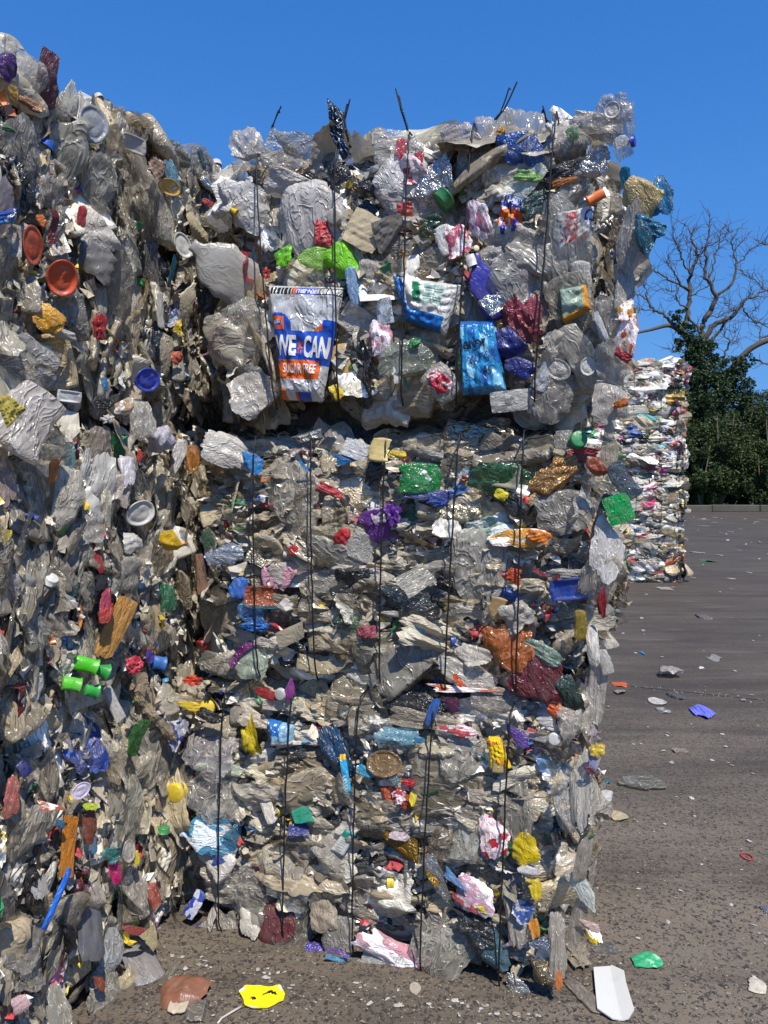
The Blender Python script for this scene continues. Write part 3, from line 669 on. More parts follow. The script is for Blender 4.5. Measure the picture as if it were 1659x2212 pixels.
class Sheet:
    """a sheet stretched over four photo corners (TL, TR, BR, BL) on a bale's face, crumpled outwards"""
    def __init__(s, bale, name, quad, mats, off=.05, amp=.012, n=(26, 26), seed=1, paint=None, label=None, face='F', tuck=.03, streak=None, color=None, smooth=True, rag=.0):
        rng = np.random.default_rng(seed); q = [bale.local(x, y, off, face)[0] for x, y in quad]; nu, nv = n; s.bale = bale
        u = np.linspace(0, 1, nu)[:, None]; v = np.linspace(0, 1, nv)[None, :]; U, V = np.broadcast_arrays(u, v)
        P = ((1-U)*(1-V))[..., None]*q[0] + (U*(1-V))[..., None]*q[1] + (U*V)[..., None]*q[2] + ((1-U)*V)[..., None]*q[3]
        N = np.cross(q[1]-q[0], q[0]-q[3]); N /= np.linalg.norm(N)
        z = crumple(2*U-1, 2*V-1, rng, 9, 1.3, amp); e = np.maximum(abs(2*U-1), abs(2*V-1))
        if streak: z += streak*np.sin(V*46 + 3*np.sin(U*5) + 8*U)*(.4+.6*np.sin(U*3+V*7)**2)
        z += .35*tuck*(1-e**2) - tuck*np.clip((e-.8)/.2, 0, 1)**2
        s.L = np.linalg.norm(q[1]-q[0]); s.Hh = np.linalg.norm(q[3]-q[0])
        if rag:
            j = rng.normal(0, rag, P.shape)*(e > .97)[..., None]; P = P + j
        s.P = P + z[..., None]*N; s.N = N; s.nu, s.nv = nu, nv
        # keep a frame of its own so the object-space wrinkles have the right size
        c = s.P.reshape(-1, 3).mean(0); Bm = np.eye(4); ux = q[1]-q[0]; ux /= np.linalg.norm(ux); Bm[:3, 0] = ux; Bm[:3, 2] = N; Bm[:3, 1] = np.cross(N, ux)
        k = max(s.L, s.Hh)/2; Bm[:3, :3] *= k; Bm[:3, 3] = c; s.M = Bm; inv = np.linalg.inv(Bm)
        V3 = s.P.reshape(-1, 3) @ inv[:3, :3].T + inv[:3, 3]
        Q = gridq(nu, nv)[:, ::-1]; me = mesh_np(name, V3, Q, None, smooth)
        mats = mats if isinstance(mats, list) else [mats]
        for m in mats: me.materials.append(m)
        if paint:
            ci, cj = np.meshgrid((np.arange(nu-1)+.5)/(nu-1), (np.arange(nv-1)+.5)/(nv-1), indexing='ij')
            me.polygons.foreach_set('material_index', np.array([paint(a, b_) for a, b_ in zip(ci.ravel(), cj.ravel())], np.int32))
        s.o = link(name, me, bale.root, Bm, color)
        s.o.color = tuple(s.o.color[:3]) + (min(1.5, k/.075),)
        if label: s.o['label'] = label
        s.inv = inv; e_ = s.P.reshape(-1, 3); hh = (e_.max(0)-e_.min(0))/2; bale.note(face, c, hh[0], hh[2])
    def at(s, u, v, lift):
        a = np.clip(u, 0, 1)*(s.nu-1); b_ = np.clip(v, 0, 1)*(s.nv-1); i = np.minimum(a.astype(int), s.nu-2); j = np.minimum(b_.astype(int), s.nv-2)
        fa, fb = (a-i)[:, None], (b_-j)[:, None]; P = s.P
        return (P[i, j]*(1-fa)*(1-fb) + P[i+1, j]*fa*(1-fb) + P[i, j+1]*(1-fa)*fb + P[i+1, j+1]*fa*fb) + s.N*lift
    def text(s, t, u0, v0, u1, v1, mat, flip=False, lift=.0016, rot=0, name='lettering'):
        V, T = TXT[t]; a, b_ = V[:, 0].copy(), V[:, 1].copy()
        if flip: a, b_ = 1-a, 1-b_
        uu, vv = a - .5, .5 - b_; w_, h_ = u1-u0, v1-v0; uu, vv = uu*w_*s.L, vv*h_*s.Hh
        c, q = math.cos(R(rot)), math.sin(R(rot)); uu, vv = c*uu + q*vv, -q*uu + c*vv
        P = s.at((u0+u1)/2 + uu/s.L, (v0+v1)/2 + vv/s.Hh, lift)
        V3 = P @ s.inv[:3, :3].T + s.inv[:3, 3]
        return link(name, mesh_np(name, V3, None, mat, True, T), s.o)

def wires(bale, cols, y0, y1):
    for (xa, xb) in cols:
        pa = bale.local(xa, y0, .03)[0]; pb = bale.local(xb, y1, .03)[0]; sl = (pa[0]-pb[0])/(pa[2]-pb[2]); x0 = pb[0] - sl*pb[2]
        rng = bale.rng; pts = []
        for v in np.linspace(.0, 1.0, 26):
            y = -.066 - bale.bulge*.55*(1-(2*v-1)**2) + .02*abs(2*v-1)**16
            pts.append([x0 + sl*v*bale.h + rng.normal(0, .0010), y + rng.normal(0, .0008), v*bale.h])
        xt = pts[-1][0]; xb_ = pts[0][0]
        for v in np.linspace(.04, .96, 8): pts.append([xt + rng.normal(0, .002), v*bale.d, bale.h + .008])
        for v in np.linspace(.96, .04, 6): pts.append([xb_ + (xt-xb_)*v, bale.d + .02, v*bale.h])
        for v in np.linspace(.96, .04, 5): pts.append([xb_, v*bale.d, .004])
        V, Q, T = tube(pts, .0029, 6); link('baling_wire', mesh_np('baling_wire', V, Q, M['wire'], True, T), bale.root)
wires(top, [(568, 600), (734, 738), (886, 874), (1016, 990), (1190, 1157)], 420, 850)
wires(mid, [(559, 566), (681, 690), (838, 826), (992, 966), (1132, 1118)], 1000, 1460)
wires(bot, [(492, 482), (634, 619), (779, 769), (936, 914), (1101, 1083)], 1620, 2050)

WHITE = fx('#e8e6e2', 'flat'); BLK = fx('#101216', 'flat'); NAVY = fx('#15256e'); BLU = fx('#0f4fc0'); ORG = fx('#f06a18'); RED = fx('#cf2430'); SIL = fx('#d6d6d4', 'silver')
# the silver multipack bag
def bag_paint(u, v):
    if .02 < v < .095:
        if u < .37: return 4 if int(u*60) % 3 else 0
        if u < .415: return 2
        if u < .70: return 1
        return 4 if (v < .035 or v > .08 or .72 < u < .74 or .82 < u < .84) else 0
    if .25 < v < .42 and u < .36 and (v > .25 + (u-.18)**2*2.2 or v > .33) and u < .36 - max(0, .33-v)*1.2:
        return 2 if (.03 < u < .25 and .28 < v < .39 and not (.07 < u < .20 and .31 < v < .36)) else 1
    lo = .415 - .02*u - (.09 if u > .84 else 0)
    if lo < v < .655 or (.655 <= v < .70 and (u < .10 or u > .86)): return 1
    if u > .70 and .33 < v <= lo and u < .84 and v > .33 + (.84-u)*.6: return 2
    if .655 < v < .815 and u < .90: return 2
    if v > .90 and u < .16: return 2
    if v > .93 and .38 < u < .75: return 1 if u > .43 else 2
    return 0
bag = Sheet(top, 'multipack_bag', [(570, 612), (737, 616), (690, 866), (604, 862)], [SIL, BLU, ORG, WHITE, BLK], off=.062, amp=.005, n=(70, 100), seed=5, paint=bag_paint,
            label='crinkled silver multipack bag printed with a blue band and an orange band', tuck=.03, streak=.0022)
bag.text('WE', .07, .445, .44, .625, WHITE, lift=.003); bag.text('CAN', .58, .445, .975, .635, WHITE, lift=.003); bag.text('SUGAR FREE', .18, .685, .82, .77, WHITE, lift=.003)
bag.text('IRN-BRU', .43, .035, .69, .08, WHITE, flip=True); bag.text('IRN-BRU', .085, .315, .19, .35, WHITE, rot=15)
# small orange emblem between the words
em = [(.50, .50, .012, .02), (.50, .53, .02, .03), (.48, .56, .02, .02), (.53, .55, .03, .012), (.47, .51, .012, .02), (.54, .51, .012, .02), (.485, .59, .012, .025), (.53, .59, .014, .02)]
Ve, Te = [], []
for i, (a, b_, w_, h_) in enumerate(em):
    uu = np.array([a-w_, a, a+w_, a]); vv = np.array([b_, b_-h_, b_+.004, b_+h_]); Ve.append(bag.at(uu, vv, .0016) @ bag.inv[:3, :3].T + bag.inv[:3, 3]); Te += [[4*i, 4*i+3, 4*i+2], [4*i, 4*i+2, 4*i+1]]
link('emblem', mesh_np('emblem', np.vstack(Ve), None, ORG, True, np.array(Te)), bag.o)
top.keep.append((bag.M[0, 3], bag.M[2, 3], .10, .155))
# fabric softener pouch
def pouch_paint(u, v):
    w_ = math.sin(u*7+v*9)*.5 + math.sin(u*13-v*5+1)*.5
    if v < .10: return 1
    return 2 if w_ > .45 else 1 if w_ < -.55 else 0
pouch = Sheet(top, 'refill_pouch', [(985, 690), (1066, 688), (1092, 845), (996, 852)], [fx('#2c97cf'), fx('#1466b4'), fx('#8fd0ee'), WHITE], off=.062, amp=.004, n=(40, 60), seed=9, paint=pouch_paint, label='crumpled cyan refill pouch with dark script lettering', tuck=.03)
pouch.text('lenor', .08, .24, .74, .40, fx('#0c1034', 'flat'), rot=8, lift=.004); pouch.text('adorable', .22, .42, .90, .57, fx('#12348c', 'flat'), rot=16, lift=.004); pouch.text('55', .60, .64, .78, .73, BLK, lift=.004)
# blue and white liquid detergent pack
top.keep.append((pouch.M[0, 3], pouch.M[2, 3], .06, .09))
def dp(u, v):
    if .30 < u < .78 and .10 < v < .52: return 1 if u < .42 else 4 if (int(v*50) % 3 == 0 and u > .46) else 2
    return 3 if (v > .62 - .25*u*0 and u < .9 and v > .70) or u < .16 else 0
Sheet(top, 'detergent_pack', [(842, 590), (1000, 612), (958, 722), (872, 690)], [fx('#d9d6cf'), fx('#0d7a4c'), fx('#bcd6c6'), fx('#1272c4'), fx('#7d8a86')], off=.055, amp=.005, n=(50, 40), seed=12, paint=dp, label='white detergent pack with a blue edge and green label')
# clear rectangular blister pack with a printed sheet behind it
def rp(u, v):
    d1 = math.hypot((u-.12)*1.0, (v-.55)*.9); d2 = math.hypot((u-.93)*1.0, (v-.33)*.8)
    if .10 < d1 < .17 or .09 < d2 < .15: return 2
    return 1 if .25 < u < .62 and .12 < v < .85 and abs(math.sin(u*9+v*4)) > .35 else 3 if (v > .85 and u > .5) else 0
Sheet(top, 'printed_wrapper', [(1196, 455), (1284, 440), (1272, 505), (1205, 562)], [WHITE, RED, fx('#1c3aa8'), fx('#d98a9a')], off=.038, amp=.006, n=(44, 34), seed=14, paint=rp, label='white and red printed wrapper with blue rings')
tr = H(top, 'calm', 'clear', '#b7bab8', 1223, 525, 100, 205, 2, 'clear rectangular blister pack', off=.062, name='blister_pack', idx=1, thick=.25)
# crisp packet
def cpk(u, v):
    r = math.hypot(u-.5, (v-.55)*1.1)
    if v < .33: return 1 if v > .04 else 0
    if r < .12: return 3
    return 2 if abs(math.sin(u*11+2)*math.cos(v*9)) < .62 and .33 < v < .78 else (1 if math.sin(u*15+v*3) > 0 else 0)
cp = Sheet(top, 'crisp_packet', [(1085, 412), (1134, 430), (1120, 500), (1066, 508)], [WHITE, fx('#1a44b4'), ORG, fx('#d0901c')], off=.05, amp=.010, n=(34, 34), seed=15, paint=cpk, label='crumpled blue, orange and white packet')
cp.text('IRN-BRU', .06, .08, .92, .26, WHITE)
# red and white recycled label, orange juice label, etc.
def jl(u, v): return 0 if (u < .08 or v < .1) else 3 if (u > .78 or v > .82) else 2 if (int(v*6) % 2 and u < .5) else 1
Sheet(top, 'juice_label', [(1203, 622), (1268, 610), (1276, 665), (1212, 700)], [fx('#3d6b4c'), fx('#93a893'), fx('#a9bfae'), fx('#dc9a2c')], off=.058, amp=.003, n=(26, 26), seed=16, paint=jl, label='green and amber printed bottle label')
H(top, 'blob', 'clear', '#c9c4b4', 1238, 655, 118, 130, 20, 'clear crushed bottle over the amber label', off=.05, name='crushed_bottle', thick=.35)
def T_(b, kind, mat, hexc, cx, cy, w_, h_, ang=0, label=None, **k): return H(b, kind, mat, hexc, cx, cy, w_, h_, ang, label, **k)
t = top
for a in [
    (t, 'bottle', 'hard', '#a9a49b', 492, 590, 92, 185, 52, 'big dull grey crushed bottle at the left corner'),
    (t, 'film', 'film', '#7fe01c', 612, 548, 36, 48, 0, 'lime green film'), (t, 'film', 'film', '#86e41c', 738, 560, 58, 76, 20, 'lime green crumpled film'),
    (t, 'calm', 'tint', '#9fdc4c', 690, 556, 80, 40, 85), (t, 'filmf', 'film', '#d4474e', 692, 502, 48, 58, 10, 'faded red square of film'),
    (t, 'calm', 'film', '#d8d2cb', 665, 470, 150, 150, 10), (t, 'film', 'film', '#dcd8d2', 530, 440, 110, 90, 70), (t, 'film', 'film', '#ddd6d0', 640, 400, 120, 70, 80),
    (t, 'sheet', 'foam', '#cbbb9a', 788, 500, 86, 78, -30, 'stained cream foam slab'), (t, 'sheet', 'foam', '#8f887e', 842, 505, 70, 70, 15, 'grey foam slab'),
    (t, 'film', 'film', '#e4e0da', 868, 400, 110, 110, 30, 'white carrier bag with red print'), (t, 'film', 'print', '#d8303c', 885, 372, 66, 60, 50), (t, 'film', 'milky', '#e5ddd6', 870, 450, 130, 80, 70),
    (t, 'filmf', 'film', '#e5655c', 872, 452, 36, 32, 0, 'coral red round print', ), (t, 'wad', 'film', '#c02030', 573, 590, 22, 28, 0, 'small crimson wrapper'),
    (t, 'cup', 'hard', '#e8c81c', 506, 457, 16, 20, 60, 'small yellow pot'), (t, 'cap', 'hard', '#c9bfae', 722, 468, 34, 34, 0, 'cream screw cap'),
    (t, 'blob', 'tint', '#8fb4dc', 762, 620, 40, 88, 12, 'pale blue crushed bottle'), (t, 'calm', 'milky', '#c4bdb2', 800, 590, 60, 62, 0),
    (t, 'film', 'film', '#14509c', 1118, 308, 74, 78, 35, 'royal blue film near the top edge'), (t, 'calm', 'film', '#12468c', 1150, 322, 40, 60, 20),
    (t, 'filmf', 'black', '#23272b', 815, 398, 86, 40, 70, 'black tray flap'), (t, 'sheet', 'black', '#141619', 728, 372, 56, 54, 20, 'black plastic flap'),
    (t, 'film', 'print', '#d07aa0', 1038, 472, 44, 84, 18, 'pink printed label'), (t, 'film', 'print', '#d45a78', 990, 520, 50, 76, 15), (t, 'calm', 'milky', '#d6d0c6', 1112, 520, 118, 88, 80, 'flattened white container'),
    (t, 'film', 'milky', '#c8c1b4', 1130, 350, 140, 56, 92), (t, 'sheet', 'film', '#dbe4d2', 1135, 385, 92, 60, 45, 'white and green folded sheet'), (t, 'filmf', 'film', '#8fc06a', 1140, 384, 50, 26, 80),
    (t, 'filmf', 'black', '#2a4444', 1150, 440, 36, 60, -40), (t, 'cup', 'hard', '#ee7420', 1284, 428, 30, 46, -65, 'bright orange pot'),
    (t, 'bottle', 'hard', '#2c2c96', 1046, 622, 62, 150, 20, 'violet blue spray bottle with a white shoulder'), (t, 'cup', 'hard', '#e3e0d8', 1018, 566, 26, 30, 20),
    (t, 'filmf', 'film', '#8c3644', 1128, 692, 84, 100, 20, 'crimson crumpled film'), (t, 'film', 'film', '#a84a58', 1150, 670, 44, 60, 0), (t, 'film', 'film', '#1f2f86', 1105, 740, 70, 70, 30, 'dark blue crumpled film'),
    (t, 'film', 'film', '#1c2c80', 1120, 790, 60, 40, 60), (t, 'film', 'foil', '#c6ccd0', 1062, 664, 50, 50, 0),
    (t, 'calm', 'clear', '#c9c9c5', 1110, 600, 110, 110, 40, 'round clear film dome'), (t, 'lid', 'milky', '#cfccc4', 1205, 798, 44, 60, 60, 'clear oval scoop'), (t, 'sheet', 'label', '#d8dce0', 1175, 815, 34, 60, -30),
    (t, 'filmf', 'print', '#cf2444', 952, 822, 56, 52, 30, 'red printed label in a clear tray'), (t, 'blob', 'clear', '#c4c2bc', 955, 826, 86, 84, 40), (t, 'calm', 'tint', '#1f5c34', 1008, 800, 44, 76, 10, 'bottle green film'),
    (t, 'blob', 'milky', '#bdbab0', 1255, 770, 110, 150, 30), (t, 'lid', 'milky', '#d5d2ca', 1270, 792, 34, 40, 0), (t, 'blob', 'milky', '#c9c4ba', 1255, 620, 64, 110, 0, 'rounded grey bottle base'),
    (t, 'calm', 'clear', '#b3b0a6', 530, 720, 100, 170, -6, 'large clear crumpled film'), (t, 'film', 'milky', '#b9b4ad', 545, 850, 120, 100, 60), (t, 'calm', 'tint', '#9aa192', 880, 790, 100, 120, -30),
    (t, 'sheet', 'film', '#dcd7ce', 862, 802, 26, 52, 5, 'small white card'), (t, 'film', 'film', '#e6c41c', 724, 846, 26, 34, 30), (t, 'sheet', 'label', '#c9d8e8', 828, 672, 40, 56, 8), (t, 'film', 'print', '#e8a4bc', 826, 735, 44, 66, 5, 'white film with a pink print'),
    (t, 'filmf', 'film', '#1f8f52', 895, 742, 26, 20, 0), (t, 'strip', 'tint', '#2c3a3c', 935, 497, 12, 60, 60, 'dark tube'), (t, 'blob', 'milky', '#dcdcd6', 960, 520, 46, 66, 20), (t, 'film', 'tint', '#1c5c42', 930, 480, 50, 50, 0, 'dark green film'),
    (t, 'sheet', 'label', '#b9b7b0', 1105, 866, 90, 46, 5), (t, 'calm', 'milky', '#8f8b84', 1190, 860, 90, 90, 0), (t, 'film', 'clear', '#b9b6ad', 1050, 560, 80, 60, 30), (t, 'film', 'foil', '#c6c6c6', 940, 395, 90, 90, 20),
    (t, 'calm', 'clear', '#bcb8b0', 600, 330, 110, 70, 60), (t, 'film', 'milky', '#a9a49c', 532, 322, 66, 84, 20, 'grey rounded film standing above the top edge'), (t, 'film', 'milky', '#a09a92', 645, 312, 84, 50, 80), (t, 'calm', 'clear', '#c6c6c2', 845, 320, 130, 70, 85),
    (t, 'film', 'tint', '#c83048', 870, 325, 24, 46, 0), (t, 'film', 'tint', '#c83048', 905, 350, 20, 40, -10), (t, 'film', 'milky', '#b4a8a4', 985, 302, 90, 60, 80), (t, 'film', 'milky', '#a49c98', 1040, 290, 44, 110, -8), (t, 'calm', 'clear', '#a8a6a0', 1020, 360, 60, 90, 0),
    (t, 'wad', 'film', '#d8a040', 1082, 285, 24, 20, 0), (t, 'sheet', 'milky', '#a49e94', 1100, 262, 20, 44, 10), (t, 'film', 'tint', '#2c8c4c', 1240, 290, 30, 26, 0), (t, 'film', 'milky', '#a39d95', 1215, 320, 100, 90, 30), (t, 'film', 'milky', '#aaa49c', 1290, 262, 110, 60, 60),
    (t, 'filmf', 'black', '#2a2b2c', 1225, 370, 110, 40, 100, 'black and orange crushed film'), (t, 'film', 'foil', '#b8b8b8', 1290, 360, 66, 60, 40), (t, 'film', 'film', '#cf7a2c', 1220, 392, 50, 14, 98)]:
    H(*a)
# right-hand side of the top bale
for a in [
    ('film', 'milky', '#b9b2aa', 1320, 250, 76, 80, 40, None), ('lid', 'milky', '#c9c3ba', 1322, 238, 34, 34, 0, None), ('film', 'clear', '#b0aca6', 1350, 275, 46, 110, 0, None),
    ('bottle', 'milky', '#d8d8d6', 1345, 306, 26, 34, -80, 'white bottle end with a blue cap'), ('calm', 'milky', '#9d9a94', 1375, 500, 60, 150, -8, None), ('calm', 'film', '#c9b078', 1392, 428, 80, 84, 20, 'cream and ochre crumpled film'),
    ('film', 'film', '#136f9e', 1425, 420, 52, 80, 10, 'deep teal blue film'), ('film', 'film', '#0f6f94', 1398, 480, 70, 40, 60, None), ('film', 'black', '#0c4a5c', 1395, 520, 40, 84, 0, 'dark teal film flap'),
    ('film', 'film', '#1f94b4', 1355, 390, 26, 50, 0, None), ('blob', 'milky', '#a9a59d', 1350, 620, 60, 110, 0, None), ('film', 'print', '#e0641c', 1355, 720, 44, 100, -8, 'orange printed wrapper'),
    ('film', 'print', '#e8a020', 1352, 665, 30, 50, 0, None), ('filmf', 'film', '#b01f34', 1345, 768, 36, 24, 60, None), ('film', 'milky', '#b9b4ac', 1335, 790, 70, 110, 10, None), ('film', 'milky', '#8f8a82', 1310, 700, 60, 120, 0, None),
    ('sheet', 'film', '#d8d6d2', 1300, 705, 26, 70, 10, None), ('film', 'film', '#e07a24', 1340, 870, 30, 24, 0, None), ('film', 'milky', '#a39c92', 1320, 860, 70, 90, 0, None)]:
    H(t, *a[:8], a[8] if len(a) > 8 else None, off=.10 if a[3] < 1365 else .15)
H(t, 'cap', 'hard', '#1a2cb0', 1368, 305, 24, 24, 0, off=.10, ty=70)
# dark film flag and twisted wire ends standing on top
flag = Sheet(t, 'film_flag', [(706, 212), (741, 240), (742, 300), (712, 292)], M['black'], off=.02, amp=.012, n=(16, 18), seed=31, label='dark navy film sticking up like a flag', tuck=.01, color=srgb('#122a3e'), rag=.002)
Sheet(t, 'film_flag', [(708, 282), (742, 300), (756, 330), (738, 345)], M['black'], off=.05, amp=.014, n=(14, 16), seed=32, tuck=.01, color=srgb('#16385a'))
def tail(pts, off=-.02, split=.35):
    P = np.array([t.local(x, y, off)[0] for x, y in pts]); n = 36; tt = np.linspace(0, 1, n); s_ = np.linspace(0, 1, len(P))
    c = np.stack([np.interp(tt, s_, P[:, i]) for i in range(3)], 1); parts = []
    for ph in (0, math.pi):
        amp_ = np.where(tt < 1-split, .0032, .0032 + .012*(tt-(1-split))); a = np.minimum(tt, 1-split)*60 + ph
        q = c.copy(); q[:, 0] += amp_*np.cos(a); q[:, 1] += .0032*np.sin(a); q[:, 2] -= (ph > 0)*np.clip(tt-.9, 0, 1)*.2
        parts.append(tube(q, .0026, 5))
    V, Q, T2 = merge(parts); link('wire_tail', mesh_np('wire_tail', V, Q, M['wire'], True, T2), t.root)
tail([(586, 305), (588, 275), (597, 252), (606, 230)], split=.6); tail([(757, 318), (748, 285), (744, 258), (754, 213)], split=.35); tail([(884, 300), (878, 270), (868, 240), (857, 192)], split=.3)
tail([(1070, 258), (1085, 240), (1098, 210), (1110, 178)], split=.8); tail([(1184, 276), (1181, 262), (1177, 245), (1172, 230)], split=.5)

t = mid
for a in [
    (t, 'cap', 'hard', '#1c8a4c', 1250, 949, 38, 38, 0, 'large green screw cap'), (t, 'blob', 'clear', '#9a968c', 1215, 950, 60, 44, 0), (t, 'filmf', 'film', '#b23a44', 1262, 975, 56, 22, 80, 'dusty red film'),
    (t, 'filmf', 'gold', '#b48a58', 1198, 1040, 72, 104, -35, 'crumpled gold film'), (t, 'blob', 'tint', '#1f9c4c', 910, 1034, 124, 70, 0, 'green clear bottle lying across'), (t, 'film', 'print', '#c9c4b8', 900, 1032, 60, 36, 85),
    (t, 'calm', 'tint', '#1b6a40', 1078, 1032, 130, 66, 85, 'bottle green film'), (t, 'tray', 'hard', '#8f8c74', 1076, 1026, 94, 50, -8, 'olive grey tray'), (t, 'blob', 'hard', '#d8c282', 818, 972, 62, 54, 80, 'cream yellow bottle'),
    (t, 'film', 'film', '#e6c818', 860, 979, 34, 18, 70, 'yellow scrap'), (t, 'sheet', 'film', '#e2e2e2', 768, 972, 56, 40, 70, 'white folded paper'), (t, 'film', 'film', '#1f6ca8', 760, 990, 70, 30, 90),
    (t, 'film', 'film', '#d4cfc6', 500, 975, 120, 60, 75, 'pale bottle end at the left corner'), (t, 'film', 'film', '#2f8fdc', 545, 998, 50, 36, 60, 'sky blue film'), (t, 'strip', 'film', '#1f8fd8', 660, 1008, 10, 34, 55), 
    (t, 'film', 'film', '#6a1f96', 828, 1125, 80, 66, 30, 'violet and white film'), (t, 'wad', 'film', '#5a1a8c', 850, 1112, 40, 50, 0), (t, 'film', 'film', '#d4c9d0', 812, 1108, 40, 40, 0),
    (t, 'calm', 'clear', '#b4b0a4', 1035, 1215, 120, 150, -5, 'large clear triangular film'), (t, 'sheet', 'clear', '#c0bcb0', 925, 1232, 56, 150, -55, 'long clear strip with print'), (t, 'calm', 'clear', '#b9b6ac', 628, 1050, 112, 128, 0, 'round clear film disc'),
    (t, 'tray', 'hard', '#16409c', 1228, 1274, 80, 48, 8, 'royal blue tray piece'), (t, 'filmf', 'film', '#d85420', 1105, 1243, 40, 30, 80, 'orange red scrap'), (t, 'blob', 'foam', '#c4a06c', 1073, 1312, 62, 48, 80, 'stained beige foam lump'),
    (t, 'film', 'tint', '#c86a14', 1100, 1390, 110, 92, 70, 'amber translucent film'), (t, 'film', 'film', '#6c2430', 1160, 1485, 110, 110, 40, 'maroon crumpled sheet'), (t, 'calm', 'film', '#642230', 1180, 1470, 70, 110, 20),
    (t, 'calm', 'clear', '#9d998c', 892, 1440, 150, 150, 10, 'large clear crumpled film'), (t, 'filmf', 'black', '#1c1d1f', 890, 1520, 130, 50, 80, 'black bin bag film'), (t, 'tray', 'tint', '#c4581c', 580, 1287, 106, 44, 0, 'amber tray'),
    (t, 'film', 'hard', '#58c0d0', 560, 1308, 100, 16, 90, 'cyan tray rim'), (t, 'film', 'film', '#2a6cc8', 512, 1268, 36, 44, 0), (t, 'film', 'film', '#155c94', 545, 1325, 60, 40, 60), (t, 'wad', 'film', '#1a6cc0', 552, 1350, 60, 30, 0, 'blue crumpled film'),
    (t, 'sheet', 'foam', '#b4aa94', 632, 1370, 36, 88, -65, 'beige card strip'), (t, 'strip', 'film', '#6a1f6c', 530, 1405, 24, 96, -50, 'purple strip'), (t, 'calm', 'milky', '#a4b4a0', 545, 1430, 66, 70, -30, 'pale green film'),
    (t, 'calm', 'clear', '#b9b09c', 480, 1435, 90, 54, 75), (t, 'blob', 'black', '#23272c', 1296, 1125, 46, 130, -14, 'black crushed bag at the right corner'), (t, 'sheet', 'tint', '#2c5c3c', 445, 1163, 30, 40, 20, 'dark green shard'),
    (t, 'sheet', 'film', '#c89a7a', 431, 1240, 30, 96, 5, 'salmon coloured strip'), (t, 'filmf', 'tint', '#8c9cb4', 480, 1195, 90, 44, 80), (t, 'filmf', 'tint', '#3c6c4c', 742, 1340, 64, 22, 85), (t, 'filmf', 'film', '#c83040', 712, 1062, 50, 22, 65),
    (t, 'film', 'film', '#d82c3c', 742, 1162, 36, 34, 50), (t, 'blob', 'clear', '#c4c2ba', 780, 1180, 80, 66, 70), (t, 'filmf', 'film', '#c4202c', 632, 1188, 22, 20, 0), (t, 'film', 'black', '#23343a', 880, 1295, 110, 50, 80, 'dark slate film'),
    (t, 'sheet', 'black', '#23262a', 905, 1335, 90, 56, 10, 'black plastic sheet'), (t, 'sheet', 'film', '#d2ccc0', 862, 1328, 80, 18, 92), (t, 'film', 'hard', '#4ca4b4', 908, 1362, 32, 24, 0), (t, 'filmf', 'film', '#9c4456', 794, 1364, 46, 26, 90),
    (t, 'film', 'print', '#d8d2c8', 962, 1150, 56, 56, 0), (t, 'film', 'print', '#e6a43c', 1110, 1160, 110, 40, 90), (t, 'filmf', 'film', '#e88420', 1165, 1160, 46, 26, 80), (t, 'film', 'film', '#b8b4a8', 1225, 1240, 80, 26, 85), (t, 'strip', 'film', '#8c1f30', 1180, 1240, 14, 60, 80),
    (t, 'film', 'milky', '#c8c2b4', 1015, 1420, 84, 50, 80, 'white crumpled film'), (t, 'calm', 'milky', '#b4b0a4', 1010, 1455, 120, 60, 70), (t, 'film', 'black', '#2e4640', 1225, 1500, 50, 110, 20), (t, 'filmf', 'tint', '#86a491', 1170, 1405, 90, 30, 60),
    (t, 'film', 'print', '#d86a2c', 1010, 1490, 150, 20, 88), (t, 'calm', 'milky', '#9c948c', 1060, 1510, 150, 50, 85), (t, 'strip', 'film', '#e8501c', 990, 1470, 16, 30, 20), (t, 'filmf', 'print', '#e87420', 1210, 1540, 56, 26, 60), (t, 'film', 'film', '#b8b2a6', 1120, 1330, 60, 60, 30),
    (t, 'film', 'milky', '#b4aca0', 780, 1240, 120, 60, 80), (t, 'calm', 'clear', '#a8a496', 740, 1260, 130, 70, 85), (t, 'film', 'clear', '#a8a294', 700, 1200, 120, 80, 80), (t, 'calm', 'milky', '#b4b0a6', 640, 1240, 120, 50, 88), (t, 'film', 'milky', '#c8c2b6', 540, 1380, 120, 30, 85),
    (t, 'filmf', 'film', '#1c3a8c', 925, 1068, 110, 24, 85), (t, 'wad', 'film', '#2a54b4', 945, 1085, 46, 20, 0), (t, 'film', 'film', '#e8d81c', 1085, 1068, 30, 22, 60), (t, 'filmf', 'black', '#1f2a30', 1110, 1090, 60, 40, 60), (t, 'calm', 'clear', '#98948a', 1215, 1100, 110, 110, 30, 'smoky clear crushed tub')]:
    H(*a)
for a in [('film', 'milky', '#cdc9c2', 1315, 1180, 66, 130, -6, 'big pale carrier bag bulging from the side'), ('film', 'milky', '#b8ae9c', 1295, 1240, 76, 110, -20, None), ('sheet', 'film', '#12a04c', 1337, 1100, 56, 64, 20, 'bright green folded film'),
          ('blob', 'tint', '#5c7484', 1345, 1040, 52, 90, 35, 'slate blue crushed bottle'), ('film', 'milky', '#a0947c', 1318, 970, 34, 110, -6, None), ('film', 'film', '#a04a2c', 1295, 1010, 40, 44, 20, None), ('film', 'film', '#a01f2c', 1300, 1300, 20, 60, 0, None),
          ('blob', 'tint', '#c4a838', 1255, 1350, 36, 66, 0, 'amber bottle with lime base'), ('film', 'film', '#c9c4bc', 1285, 1400, 30, 90, 0, None), ('blob', 'milky', '#c4c0b8', 1308, 1430, 36, 56, 20, None), ('film', 'milky', '#948c80', 1290, 1490, 50, 120, 0, None), ('film', 'film', '#e0206c', 1297, 915, 14, 18, 0, None)]:
    H(t, *a[:8], a[8], off=.08)
